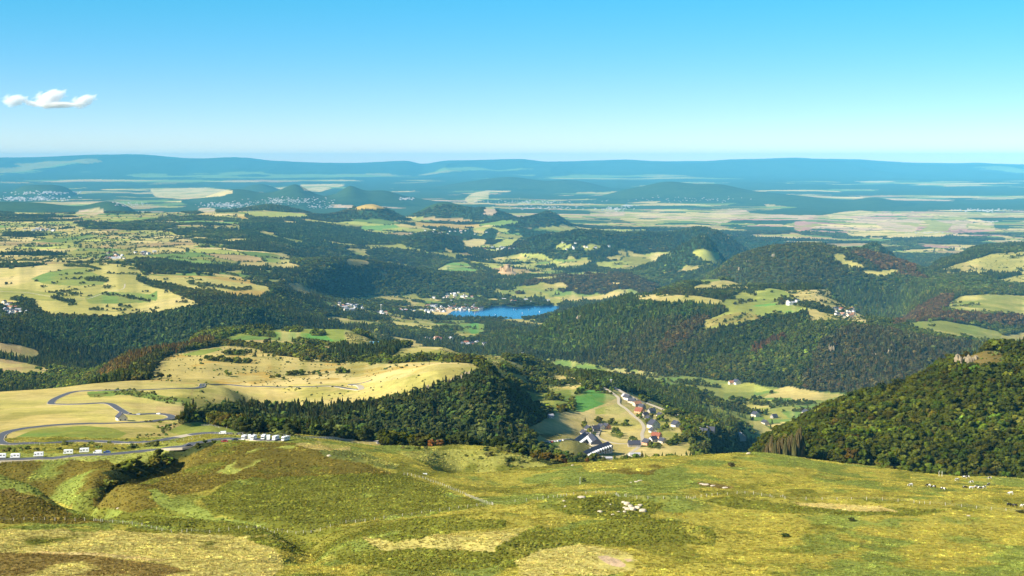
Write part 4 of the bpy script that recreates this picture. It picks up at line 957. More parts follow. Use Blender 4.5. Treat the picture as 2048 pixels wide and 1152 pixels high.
# ------------------------------------------------------------ helpers for things
def link(name, me, parent=None, loc=None):
    o = bpy.data.objects.new(name, me); COL.objects.link(o)
    if parent is not None: o.parent = parent
    if loc is not None: o.location = loc
    return o
def tag(o, label, cat, group=None, kind=None):
    if label: o['label'] = label
    if cat: o['category'] = cat
    if group: o['group'] = group
    if kind: o['kind'] = kind
    return o
def root(name, loc, label, cat, group=None, rz=0.0, sc=1.0):
    o = link(name, None, None, loc); o.rotation_euler = (0, 0, rz); o.scale = (sc, sc, sc)
    o.empty_display_size = 1
    return tag(o, label, cat, group)
class MB:
    """collects faces; build() makes one mesh object of them"""
    def __init__(s): s.v, s.f = [], []
    def add(s, vs, fs):
        n = len(s.v); s.v += [tuple(v) for v in vs]; s.f += [tuple(i + n for i in f) for f in fs]
        return s
    def box(s, x0, x1, y0, y1, z0, z1):
        return s.add([(x0, y0, z0), (x1, y0, z0), (x1, y1, z0), (x0, y1, z0), (x0, y0, z1), (x1, y0, z1), (x1, y1, z1), (x0, y1, z1)],
                     [(0, 3, 2, 1), (4, 5, 6, 7), (0, 1, 5, 4), (1, 2, 6, 5), (2, 3, 7, 6), (3, 0, 4, 7)])
    def cyl(s, c, r0, r1, z0, z1, n=8, axis='z'):
        vs = []
        for z, r in ((z0, r0), (z1, r1)):
            for k in range(n):
                a = 2 * math.pi * k / n
                p = (r * math.cos(a), r * math.sin(a), z)
                if axis == 'y': p = (p[0], p[2], p[1])
                if axis == 'x': p = (p[2], p[0], p[1])
                vs.append((c[0] + p[0], c[1] + p[1], c[2] + p[2]))
        return s.add(vs, [(k, (k + 1) % n, n + (k + 1) % n, n + k) for k in range(n)] + [tuple(range(n))[::-1], tuple(range(n, 2 * n))])
    def prism(s, prof, y0, y1):
        """extrude an x-z outline along y"""
        n = len(prof)
        vs = [(x, y0, z) for x, z in prof] + [(x, y1, z) for x, z in prof]
        return s.add(vs, [(k, (k + 1) % n, n + (k + 1) % n, n + k) for k in range(n)] + [tuple(range(n))[::-1], tuple(range(n, 2 * n))])
    def mesh(s, name, mat, smooth=False):
        me = bpy.data.meshes.new(name); me.from_pydata(s.v, [], s.f); me.materials.append(mat)
        bm = bmesh.new(); bm.from_mesh(me); bmesh.ops.recalc_face_normals(bm, faces=bm.faces); bm.to_mesh(me); bm.free()
        if smooth:
            for p in me.polygons: p.use_smooth = True
        return me
    def build(s, name, mat, parent=None, loc=None, smooth=False):
        return link(name, s.mesh(name, mat, smooth), parent, loc)
def copy_tree(o, parent=None):
    c = o.copy(); COL.objects.link(c); c.parent = parent
    for ch in o.children: copy_tree(ch, c)
    return c

# ------------------------------------------------------------ trees
def leaf_mat(name, inst):
    m, nt, b = new_mat(name)
    if inst:
        at = nt.nodes.new('ShaderNodeAttribute'); at.attribute_type = 'INSTANCER'; at.attribute_name = 'tint'; c = at.outputs['Color']
    else:
        oi_ = nt.nodes.new('ShaderNodeObjectInfo'); c = oi_.outputs['Color']
    tc = nt.nodes.new('ShaderNodeTexCoord')
    f = nnoise(nt, tc.outputs['Object'], 9.0, 4, 0.75)
    f = nmath(nt, 'MAXIMUM', nmath(nt, 'MULTIPLY_ADD', f, 3.0, -0.5), 0.2)
    comb = nt.nodes.new('ShaderNodeCombineColor')
    for i in range(3): nt.links.new(f, comb.inputs[i])
    c = nmix(nt, 'MULTIPLY', 1.0, c, comb.outputs[0])
    nt.links.new(c, b.inputs['Base Color']); b.inputs['Roughness'].default_value = 1.0; b.inputs['Specular IOR Level'].default_value = 0.0
    return m
M_LEAF_I, M_LEAF_O = leaf_mat('foliage_mass', True), leaf_mat('foliage', False)
M_BARK = simple_mat('bark', (.10, .075, .05), .95, 0)

def ico(sub):
    bm = bmesh.new(); bmesh.ops.create_icosphere(bm, subdivisions=sub, radius=1.0)
    v = np.array([x.co[:] for x in bm.verts]); f = [tuple(w.index for w in x.verts) for x in bm.faces]; bm.free()
    return v, f
ICO1, ICO2 = ico(1), ico(2)
def crown_broad(seed, lod=2, leaves=420, height=1.0, wide=0.5):
    """a crown as a loose heap of small leafy boughs round a few limbs, ragged at its edge"""
    r = np.random.default_rng(seed); mb = MB(); V0, F0 = ICO1
    n = 15 if lod == 2 else 5
    cents = [(0, 0, .52, wide * .60)]
    for k in range(n):
        z = r.uniform(.26, .90); a = 2.4 * k + r.uniform(-.5, .5)
        rad = wide * math.sqrt(max(.06, 1 - ((z - .52) / .46) ** 2)) * r.uniform(.45, .80)
        cents.append((rad * math.cos(a), rad * math.sin(a), z, wide * (r.uniform(.22, .40) if lod == 2 else r.uniform(.36, .52))))
    for (cx, cy_, cz, s) in cents:
        d = 1 + .36 * (r.random(len(V0)) - .5) * 2
        v = V0 * d[:, None] * s * np.array((1, 1, .85)) + np.array((cx, cy_, cz))
        v[:, 2] = np.clip(v[:, 2], .12, 1.04)
        mb.add(v, F0)
    for k in range(leaves):
        cx, cy_, cz, s = cents[r.integers(1, len(cents))]
        d = r.normal(size=3); d /= np.linalg.norm(d); d[2] = abs(d[2]) * .9 - .15
        p = np.array((cx, cy_, cz)) + d * s * np.array((1, 1, .85)) * r.uniform(.9, 1.35)
        t = np.cross(d, r.normal(size=3)); t /= np.linalg.norm(t); w = np.cross(d, t) * .8 + d * r.uniform(-.9, .9); q = wide * r.uniform(.05, .11)
        mb.add([p - t * q, p + w * q, p + t * q, p - w * q * .7], [(0, 1, 2, 3)])
    return mb
def crown_fir(seed, tiers=6, n=9, wide=.21):
    r = np.random.default_rng(seed); mb = MB()
    for k in range(tiers):
        z0 = .10 + .80 * k / tiers; z1 = z0 + .95 / tiers * 1.45; rr = wide * (1 - k / (tiers + .3)) ** .85
        a0 = r.uniform(0, 6.28); ring = []
        for j in range(2 * n):
            a = a0 + math.pi * j / n; q = rr * (1.0 if j % 2 == 0 else .58) * r.uniform(.8, 1.2)
            ring.append((q * math.cos(a), q * math.sin(a), z0 + (0 if j % 2 == 0 else .035) + r.uniform(-.015, .015)))
        mb.add(ring + [(0, 0, min(z1, 1.0)), (0, 0, z0 + .03)], [(j, (j + 1) % (2 * n), 2 * n) for j in range(2 * n)] + [((j + 1) % (2 * n), j, 2 * n + 1) for j in range(2 * n)])
    return mb
def trunk_mesh(name, h=.45, r=.035, limbs=True):
    mb = MB().cyl((0, 0, 0), r, r * .55, -.05, h, 7)
    if limbs:
        for k in range(4):
            a = k * 1.7 + .4; z = h * .6 + .03 * k
            p0 = Vector((0, 0, z)); p1 = Vector((.22 * math.cos(a), .22 * math.sin(a), z + .2)); q = r * .4
            mb.add([p0 + Vector((q, 0, 0)), p0 + Vector((-q, 0, 0)), p0 + Vector((0, q, q)), p1], [(0, 1, 3), (1, 2, 3), (2, 0, 3), (0, 2, 1)])
    return mb.mesh(name, M_BARK)
BROAD = [crown_broad(s) for s in (1, 2, 3, 4)]
BROAD_FAR = [crown_broad(s, 1, 50, wide=.52) for s in (5, 6, 7)]
FIR = [crown_fir(s) for s in (1, 2, 3)]
FIR_FAR = [crown_fir(s, 4, 5, .23) for s in (5, 6)]
BUSHES = [crown_broad(s, 1, 60, wide=.62) for s in (11, 12, 13)]

def scatter(name, protos, P, scl, rot, tint, idx, label, cat):
    """one mass of plants: points that carry their own size, turn, tint and variant"""
    me = bpy.data.meshes.new(name); n = len(P)
    me.vertices.add(n); me.vertices.foreach_set('co', P.astype(np.float32).ravel())
    set_attr(me, 'tint', 'FLOAT_COLOR', np.concatenate([tint, np.ones((n, 1))], 1).astype(np.float32))
    set_attr(me, 'scl', 'FLOAT_VECTOR', scl.astype(np.float32)); set_attr(me, 'rot', 'FLOAT_VECTOR', rot.astype(np.float32))
    set_attr(me, 'idx', 'INT', idx.astype(np.int32))
    o = link(name, me); tag(o, label, cat, None, 'stuff')
    ng = bpy.data.node_groups.new(name + '_nodes', 'GeometryNodeTree')
    ng.interface.new_socket('Geometry', in_out='INPUT', socket_type='NodeSocketGeometry')
    ng.interface.new_socket('Geometry', in_out='OUTPUT', socket_type='NodeSocketGeometry')
    N, L = ng.nodes, ng.links
    gi, go = N.new('NodeGroupInput'), N.new('NodeGroupOutput')
    jn = N.new('GeometryNodeJoinGeometry')
    for k, mb in enumerate(protos):
        po = bpy.data.objects.new(name + '_kind', mb.mesh(name + '_kind', M_LEAF_I))
        oi_ = N.new('GeometryNodeObjectInfo'); oi_.inputs['Object'].default_value = po; oi_.inputs['As Instance'].default_value = True
        L.new(oi_.outputs['Geometry'], jn.inputs[0])
    def named(nm, typ):
        a = N.new('GeometryNodeInputNamedAttribute'); a.data_type = typ; a.inputs['Name'].default_value = nm
        return a.outputs['Attribute']
    ip = N.new('GeometryNodeInstanceOnPoints'); ip.inputs['Pick Instance'].default_value = True
    L.new(gi.outputs[0], ip.inputs['Points']); L.new(jn.outputs[0], ip.inputs['Instance'])
    L.new(named('idx', 'INT'), ip.inputs['Instance Index']); L.new(named('scl', 'FLOAT_VECTOR'), ip.inputs['Scale']); L.new(named('rot', 'FLOAT_VECTOR'), ip.inputs['Rotation'])
    L.new(ip.outputs[0], go.inputs[0])
    mod = o.modifiers.new('spread', 'NODES'); mod.node_group = ng
    return o

def nearest(A, u, y):
    fj, fi = gidx(u, y)
    return A[np.clip(np.rint(fi).astype(int), 0, NV - 1), np.clip(np.rint(fj).astype(int), 0, NU - 1)]
def cast(y0, y1, spacing):
    """evenly spread ground points between two distances, inside the view and a margin"""
    area = 0.74 * (y1 ** 2 - y0 ** 2) / 2
    n = int(area / spacing ** 2)
    y = np.sqrt(RNG.uniform(y0 ** 2, y1 ** 2, n)); u = RNG.uniform(-.37, .37, n)
    return u, y
tu, ty, th, tk, tc_, ts = [], [], [], [], [], []
bands = [(800, 1150, 4.0), (1150, 1500, 4.9), (1500, 2200, 5.6), (2200, 3000, 6.4), (3000, 4000, 7.5), (4000, 5500, 9), (5500, 7000, 11), (7000, 9000, 12), (9000, 11500, 15), (11500, 14500, 19), (14500, 18000, 27)]
for (y0, y1, sp) in bands:
    u, y = cast(y0, y1, sp)
    f = nearest(FOR, u, y); vis = nearest(VIS, u, y)
    gap = fbm(u * y / 26, y / 26, 2, 201) > -0.33
    ok = (RNG.random(len(u)) < f) & vis & gap
    u, y = u[ok], y[ok]
    con = RNG.random(len(u)) < nearest(CON, u, y)
    tu.append(u); ty.append(y); tk.append(con); ts.append(np.full(len(u), sp))
tu, ty, tk, ts = map(np.concatenate, (tu, ty, tk, ts))
tt = nearest(TNT, tu, ty)
# trees keep clear of the lake
ok = ~in_poly(tu * ty, ty, lake_w)
tu, ty, tk, ts, tt = tu[ok], ty[ok], tk[ok], ts[ok], tt[ok]
tz = samp(Zrel, tu, ty) + CAM_Z
nT = len(tu)
bright = np.exp(RNG.normal(0, .30, nT))
bright = np.where(RNG.random(nT) < np.where(ty < 1900, .03, .06), bright * 1.8, bright)
tint = tt * bright[:, None] * (.82 * np.where(tk, .66, 1.0))[:, None] * (1 + RNG.normal(0, .10, (nT, 3)))
tint = np.clip(tint * np.array((1.08, .93, .52)), .004, .5)
hgt = np.where(tk, ts * RNG.uniform(1.0, 2.6, nT), ts * RNG.uniform(.7, 2.0, nT) ** 1.0) * np.where(ty < 2200, 1.12, 1.0) * np.interp(ty, [1150, 7000, 18000], [1.15, 1.0, .62])
wid0 = hgt * np.where(tk, RNG.uniform(.9, 1.3, nT) * np.interp(ty, [3000, 9000], [1.0, 1.5]), RNG.uniform(.85, 1.2, nT) * np.interp(ty, [7000, 14000], [1.0, 1.5]))
wid = wid0
dens_ = nearest(FOR, tu, ty)
cap = np.where(tk, RNG.uniform(12, 26, nT), RNG.uniform(7, 18, nT)) * np.where(dens_ < .95, .62, 1.0)
hgt = np.minimum(hgt, cap)
wid = np.where(dens_ < .95, np.minimum(wid, cap * 1.3), wid)
sm = ty < 1150
hgt = np.where(sm, hgt * .62, hgt); wid = np.where(sm, wid * .75, wid)
TP = np.stack([tu * ty, ty, tz - .02 * hgt], -1)
print('trees', nT, 'conifers', int(tk.sum()))
seen = nearest(VISN, tu, ty) & (np.abs(tu) < .318)
score = np.where(seen, hgt / ty, 0)
pick_b = np.argsort(np.where(~tk, -score, 1))[:300]; pick_c = np.argsort(np.where(tk, -score, 1))[:300]
left = np.ones(nT, bool); left[pick_b] = False; left[pick_c] = False
zero = np.zeros(nT)
ROT = np.stack([RNG.normal(0, .04, nT), RNG.normal(0, .04, nT), RNG.uniform(0, 6.28, nT)], -1)
SCL = np.stack([wid, wid, hgt], -1)
IDX = RNG.integers(0, 12, nT)
near_t = ty < 5600
def mass(name, sel, protos, label):
    scatter(name, protos, TP[sel], SCL[sel], ROT[sel], tint[sel], IDX[sel] % len(protos), label, 'forest')
mass('broadleaf_forest', left & ~tk, None or [b for b in BROAD_FAR], 'deciduous woodland covering the hillsides and hedges') if False else None
lod = np.where(near_t, 0, 1)
def mass2(name, sel, near_p, far_p, label):
    idx = np.where(near_t, IDX % len(near_p), len(near_p) + IDX % len(far_p))
    # the join node lists its inputs from first to last linked; the two levels only differ in detail
    scatter(name, near_p + far_p, TP[sel], SCL[sel], ROT[sel], tint[sel], idx[sel], label, 'forest')
mass2('broadleaf_forest', left & ~tk, BROAD, BROAD_FAR, 'dark green deciduous woodland over the hillsides, hedges and valleys')
mass2('conifer_forest', left & tk, FIR, FIR_FAR, 'dark spruce forest standing in stands among the deciduous woods')

BR_ME = [b.mesh('crown', M_LEAF_O) for b in BROAD]; FI_ME = [b.mesh('crown', M_LEAF_O) for b in FIR]
TR_B, TR_F = trunk_mesh('trunk'), trunk_mesh('trunk', .9, .016, False)
def place_tree(kind, i_var, loc, w, h, rz, colr, label, cat, group, name):
    o = link(name, None, None, loc); o.rotation_euler = (0, 0, rz); o.scale = (w, w, h)
    tag(o, label, cat, group)
    c = link('crown', (BR_ME if kind == 'b' else FI_ME)[i_var % (4 if kind == 'b' else 3)], o); c.color = (*colr, 1)
    link('trunk', TR_B if kind == 'b' else TR_F, o)
    return o
def where_of(x, y):
    px = CX + F_PX * x / y
    if y < 1160:
        return ('in the stream gully' if px < 480 else 'in the brown thicket' if px > 1000 else 'beside the gravel car park'), ''
    if y < 1850 and px > 1440:
        b = 'foot' if y < 1400 else 'middle' if y < 1600 else 'top'
        s = 'beside the poplar row' if px < 1640 else 'left of the pasture cows' if px < 1800 else 'above the pasture cows' if px < 1960 else 'near the right edge'
        return '%s of the near hill, %s' % (b, s), ''
    if y < 2300:
        s = 'beside the green meadow' if px < 500 else 'above the car park' if px < 620 else 'behind the curving road' if px < 770 else 'behind the orange tree' if px < 930 else 'at the right shoulder' if px < 1120 else 'next to the hamlet'
        b = 'low' if y < 1500 else 'halfway up' if y < 1850 else 'high'
        return '%s on the spur, %s' % (b, s), ''
    return 'around the dry fields beyond the spur', ''
for arr, kind, name, word, cat in ((pick_b, 'b', 'broadleaf_tree', 'round-crowned deciduous tree', 'tree'), (pick_c, 'c', 'spruce_tree', 'narrow pointed spruce', 'tree')):
    for i in arr:
        x, y, z = TP[i]; w_, g_ = where_of(x, y)
        tone = 'bright green' if tint[i].mean() > .047 else 'dark green' if tint[i].mean() < .027 else 'olive green'
        size = 'tall' if hgt[i] > (10.5 if kind == 'b' else 14) else 'small'
        place_tree(kind, int(IDX[i]), (x, y, z), wid[i], hgt[i], ROT[i][2], tint[i], '%s %s %s %s' % (size, tone, 'deciduous tree' if kind == 'b' else 'pointed spruce', w_), cat, '%s %s %ss %s' % (size, tone, 'deciduous tree' if kind == 'b' else 'pointed spruce', w_), name)

# shrubs dotted over rough pasture
u, y = cast(900, 4000, 5.0); u2, y2 = cast(4000, 9000, 14.0)
u, y = np.concatenate([u, u2]), np.concatenate([y, y2])
cl = fbm(u * y / 40, y / 40, 3, 203) + .5
ok = (RNG.random(len(u)) < nearest(BUSH, u, y) * np.clip((cl - .42) * 5, 0, 1)) & nearest(VIS, u, y) & (nearest(FOR, u, y) < .2)
u, y = u[ok], y[ok]; n = len(u)
h = RNG.uniform(.9, 2.6, n) * np.where(y > 4000, 2.2, 1) * np.where(RNG.random(n) < .08, 2.0, 1)
P_ = np.stack([u * y, y, samp(Zrel, u, y) + CAM_Z - .25 * h], -1)
tn = np.clip(np.array((.075, .085, .022)) * np.exp(RNG.normal(0, .3, (n, 1))) * (1 + RNG.normal(0, .1, (n, 3))), .005, .5)
scatter('shrub_scrub', BUSHES, P_, np.stack([h * 1.3, h * 1.3, h], -1), np.stack([np.zeros(n), np.zeros(n), RNG.uniform(0, 6.28, n)], -1), tn, RNG.integers(0, 3, n), 'low dark shrubs dotted over the dry pastures', 'shrubs')
print('shrubs', n)

# grass tussocks and heath of the near slope
def tuft(seed, n=22, spread=.5, lean=.5):
    r = np.random.default_rng(seed); mb = MB()
    for k in range(n):
        a = r.uniform(0, 6.28); q = spread * math.sqrt(r.random()); bx, by = q * math.cos(a), q * math.sin(a)
        a2 = r.uniform(0, 6.28); w = r.uniform(.07, .15); hh = r.uniform(.5, 1.0); l = lean * r.uniform(.2, 1)
        mb.add([(bx - w * math.cos(a2), by - w * math.sin(a2), -.1), (bx + w * math.cos(a2), by + w * math.sin(a2), -.1), (bx + l * math.cos(a) + .4 * w * math.cos(a2), by + l * math.sin(a) + .4 * w * math.sin(a2), hh)], [(0, 1, 2)])
    return mb
def heath_clump(seed):
    r = np.random.default_rng(seed); mb = MB(); v = ICO1[0] * (1 + .35 * (r.random((len(ICO1[0]), 1)) - .5)); v = v * np.array((.55, .55, .5)) + np.array((0, 0, .2))
    mb.add(v, ICO1[1])
    t = tuft(seed + 50, 12, .5, .3); mb.add(t.v, t.f)
    return mb
TUFTS = [tuft(1), tuft(2), tuft(3)]; HEATH = [heath_clump(1), heath_clump(2)]
us, ys = [], []
for (y0, y1, sp) in ((440, 620, 1.25), (620, 850, 1.6), (850, 1150, 2.1)):
    u, y = cast(y0, y1, sp); us.append(u); ys.append(y)
u, y = np.concatenate(us), np.concatenate(ys)
ok = nearest(VISN, u, y) & (nearest(GRS, u, y) > .5); u, y = u[ok], y[ok]; n = len(u)
g = nearest(GRS, u, y); c = nearest(COLR, u, y)
cl = fbm(u * y / 7, y / 9, 3, 301)
big = cl + .25 * RNG.normal(0, 1, n)
h = np.where(g > 1.5, RNG.uniform(.25, .6, n), RNG.uniform(.18, .42, n)) * (1 + .9 * np.clip(big, 0, 1))
w = h * np.where(g > 1.5, RNG.uniform(1.6, 2.6, n), RNG.uniform(1.8, 3.2, n))
br = np.exp(RNG.normal(-.06, .27, (n, 1)) + 1.3 * cl[:, None])
tn = np.clip(c * br * np.array((1.02, 1.0, .95)) * (1 + RNG.normal(0, .05, (n, 3))), .004, .9)
P_ = np.stack([u * y, y, samp(Zrel, u, y) + CAM_Z], -1)
rt = np.stack([np.zeros(n), np.zeros(n), RNG.uniform(0, 6.28, n)], -1)
for nm, sel, pr, lb, ct in (('grass', g < 1.5, TUFTS, 'yellow green tussock grass of the near pasture', 'grass'), ('heather', g > 1.5, HEATH, 'brown and olive heather on the near slope', 'heather')):
    scatter(nm, pr, P_[sel], np.stack([w, w, h], -1)[sel], rt[sel], tn[sel], RNG.integers(0, len(pr), n)[sel], lb, ct)
print('tufts', n)
# ------------------------------------------------------------ the lake
def water_mat():
    m, nt, b = new_mat('water')
    b.inputs['Base Color'].default_value = (.004, .050, .155, 1); b.inputs['Roughness'].default_value = .12; b.inputs['Specular IOR Level'].default_value = .4
    tc = nt.nodes.new('ShaderNodeTexCoord')
    bp = nt.nodes.new('ShaderNodeBump'); bp.inputs['Strength'].default_value = .5; bp.inputs['Distance'].default_value = .4
    nt.links.new(nnoise(nt, tc.outputs['Object'], .12, 4), bp.inputs['Height']); nt.links.new(bp.outputs[0], b.inputs['Normal'])
    return m
me = bpy.data.meshes.new('lake')
cxl = sum(p[0] for p in lake_w) / len(lake_w); cyl_ = sum(p[1] for p in lake_w) / len(lake_w)
pl = [(cxl + (x - cxl) * 1.06, cyl_ + (y - cyl_) * 1.06, LAKE_Z + CAM_Z) for x, y in lake_w]
me.from_pydata(pl, [], [tuple(range(len(pl)))]); me.materials.append(water_mat())
lake = link('lake', me); tag(lake, 'deep blue lake below the wooded hills', None, None, 'structure')
# ------------------------------------------------------------ roads
M_ASPH = simple_mat('asphalt', (.075, .08, .09), .85, .2, .2, .3)
M_GRAV = simple_mat('gravel', (.40, .34, .24), .95, .05, .2, .3)
def smooth_line(P, step):
    out = []
    n = len(P)
    for i in range(n - 1):
        p0, p1, p2, p3 = P[max(i - 1, 0)], P[i], P[i + 1], P[min(i + 2, n - 1)]
        L = math.hypot(p2[0] - p1[0], p2[1] - p1[1]); m = max(2, int(L / step))
        for k in range(m):
            t = k / m
            out.append(tuple(.5 * (2 * b + (c - a) * t + (2 * a - 5 * b + 4 * c - d) * t * t + (3 * b - a - 3 * c + d) * t ** 3) for a, b, c, d in zip(p0, p1, p2, p3)))
    out.append(P[-1]); return out
def ribbon(P, w, lift, mat, name):
    Q = smooth_line(P, 5.0); vs, fs = [], []
    for i, (x, y) in enumerate(Q):
        a, b = Q[max(i - 1, 0)], Q[min(i + 1, len(Q) - 1)]
        tx, ty_ = b[0] - a[0], b[1] - a[1]; L = math.hypot(tx, ty_) or 1; nx, ny = -ty_ / L * w / 2, tx / L * w / 2
        zc = max(zat(x, y), zat(x + nx, y + ny), zat(x - nx, y - ny))
        zl, zr = (zat(x + nx, y + ny) + zc) / 2, (zat(x - nx, y - ny) + zc) / 2
        zl = zr = zc
        vs += [(x + nx * 1.1, y + ny * 1.1, zl - 1.2), (x + nx, y + ny, zl + lift), (x - nx, y - ny, zr + lift), (x - nx * 1.1, y - ny * 1.1, zr - 1.2)]
    for i in range(len(Q) - 1):
        for k in range(3): fs.append((4 * i + k, 4 * i + k + 1, 4 * i + k + 5, 4 * i + k + 4))
    me = bpy.data.meshes.new(name); me.from_pydata(vs, [], fs); me.materials.append(mat)
    return link(name, me)
for (nm, w, d0, d1, pts), P in zip(ROADS, ROAD_AT):
    if nm == 'road':
        tag(ribbon(P, w + 1.3, .18, M_GRAV, 'road_verge'), None, None, None, 'structure')
        tag(ribbon(P, w, .30, M_ASPH, 'road'), None, None, None, 'structure')
    else:
        tag(ribbon(P, w, .2, M_GRAV, 'track'), None, None, None, 'structure')

# ------------------------------------------------------------ houses
M_WALL = {'white': simple_mat('white_render', (.66, .63, .56), .9, .1, .08, .5), 'cream': simple_mat('cream_render', (.60, .52, .40), .9, .1, .1, .5),
          'stone': simple_mat('grey_stone', (.30, .27, .23), .95, .05, .25, 1.2), 'orange_wall': simple_mat('orange_render', (.62, .30, .15), .9, .1, .1, .5)}
M_ROOF = {'slate': simple_mat('slate', (.045, .045, .06), .6, .3, .25, 1.5), 'orange': simple_mat('orange_tiles', (.30, .15, .085), .85, .1, .25, 1.5),
          'red': simple_mat('red_tiles', (.21, .075, .045), .85, .1, .25, 1.5), 'pale': simple_mat('grey_sheet', (.36, .36, .38), .6, .3, .12, .6), 'blue': simple_mat('blue_sheet', (.08, .20, .28), .5, .3, .12, .6)}
M_GLASS = simple_mat('dark_glass', (.02, .025, .035), .2, .5, .1, 1)
M_FRAME = simple_mat('white_paint', (.72, .72, .70), .6, .2, .04, 2)
M_DOOR = simple_mat('brown_door', (.14, .07, .03), .7, .2, .1, 2)
def gable_roof(w, l, h, pitch, over=.5, th=.28):
    mb = MB(); r = w / 2 + over; zt = h + (w / 2) * pitch; ze = h - over * pitch
    return mb.prism([(-r, ze), (0, zt + .05), (r, ze), (r, ze + th), (0, zt + .05 + th * 1.3), (-r, ze + th)], -l / 2 - over, l / 2 + over)
def house(loc, w, l, h, rz, wall, roof, label, detail=True, pitch=.85, name='house', cat='house', group=None):
    t = root(name, loc, label, cat, group, rz)
    mb = MB().prism([(-w / 2, -3), (w / 2, -3), (w / 2, h), (0, h + w / 2 * pitch), (-w / 2, h)], -l / 2, l / 2)
    mb.build('wall', M_WALL[wall], t)
    rf = gable_roof(w, l, h, pitch).build('roof', M_ROOF[roof], t)
    if detail:
        MB().box(-.5, .5, l * .22, l * .22 + .9, h + w * .2, h + w / 2 * pitch + 1.1).build('chimney', M_WALL['stone' if wall != 'stone' else 'cream'], rf)
        def win(cx, cy_, cz, ax, ww=1.1, hh=1.3):
            s = -1 if (cy_ if ax == 'y' else cx) < 0 else 1
            f = MB(); g = MB()
            if ax == 'y':
                f.box(cx - ww / 2 - .12, cx + ww / 2 + .12, *sorted((cy_, cy_ + s * .06)), cz - hh / 2 - .12, cz + hh / 2 + .12); g.box(cx - ww / 2, cx + ww / 2, *sorted((cy_ + s * .02, cy_ + s * .09)), cz - hh / 2, cz + hh / 2)
            else:
                f.box(*sorted((cx, cx + s * .06)), cy_ - ww / 2 - .12, cy_ + ww / 2 + .12, cz - hh / 2 - .12, cz + hh / 2 + .12); g.box(*sorted((cx + s * .02, cx + s * .09)), cy_ - ww / 2, cy_ + ww / 2, cz - hh / 2, cz + hh / 2)
            o = f.build('window', M_FRAME, t); g.build('pane', M_GLASS, o)
        for s in (-1, 1):
            for cx in (-w * .25, w * .25): win(cx, s * l / 2, 1.5, 'y')
            if h > 4: [win(cx, s * l / 2, h - .9, 'y') for cx in (-w * .25, w * .25)]
            if w > 8: win(0, s * l / 2, h + w * .18, 'y')
            for cy_ in (-l * .3, l * .3): win(s * w / 2, cy_, 1.5, 'x')
            if h > 4: [win(s * w / 2, cy_, h - 1.1, 'x') for cy_ in (-l * .3, 0, l * .3)]
        MB().box(-.5, .5, -l / 2 - .08, -l / 2, -.1, 2.1).build('door', M_DOOR, t)
    return t
for h_, p in zip(NEAR_HOUSES, NEAR_AT):
    house(p, h_[2], h_[3], h_[4], math.radians(h_[5]), h_[6], h_[7], h_[8], pitch=.35 if 'shed' in h_[8] else .9, name='barn' if 'barn' in h_[8] else 'house', cat='barn' if 'barn' in h_[8] else 'house')
protos = []
FH = [(9, 13, 5.5, 'white', 'slate'), (10, 15, 6, 'cream', 'orange'), (9, 12, 6.5, 'cream', 'slate'), (11, 18, 5.5, 'white', 'pale'), (9, 14, 6, 'stone', 'red')]
hr = random.Random(9)
for k, (p, lab, grp) in enumerate(FAR_AT):
    v = hr.choice((0, 0, 0, 1, 2, 3, 3, 4))
    while len(protos) < 5:
        w, l, h, wa, ro = FH[len(protos)]
        protos.append([house((0, 0, 0), w, l, h, 0, wa, ro, '', False, .6, group=grp), False])
    pr = protos[v]
    o = pr[0] if not pr[1] else copy_tree(pr[0])
    pr[1] = True
    o.location = p; o.rotation_euler = (0, 0, math.radians(hr.choice((20, 40, 200, 250, 100, 120, 160)))); s = hr.uniform(.95, 1.35) * (1.25 if p.y > 10500 else 1.05); o.scale = (s, s, s)
    w, l, h, wa, ro = FH[v]
    col = {'slate': 'dark', 'orange': 'orange', 'pale': 'light grey', 'red': 'red'}[ro]
    o['label'] = lab.replace('small', 'small %s roofed' % col).replace('tiny', 'tiny %s roofed' % col).replace('white house of', 'white %s roofed house of' % col) if ('small' in lab or 'tiny' in lab) else lab.replace('white house', 'white %s roofed house' % col)
    o['category'] = 'house'; o['group'] = '%s roofed %s' % (col, grp)
for pr in protos:
    if not pr[1]:
        for c in list(pr[0].children): bpy.data.objects.remove(c)
        bpy.data.objects.remove(pr[0])

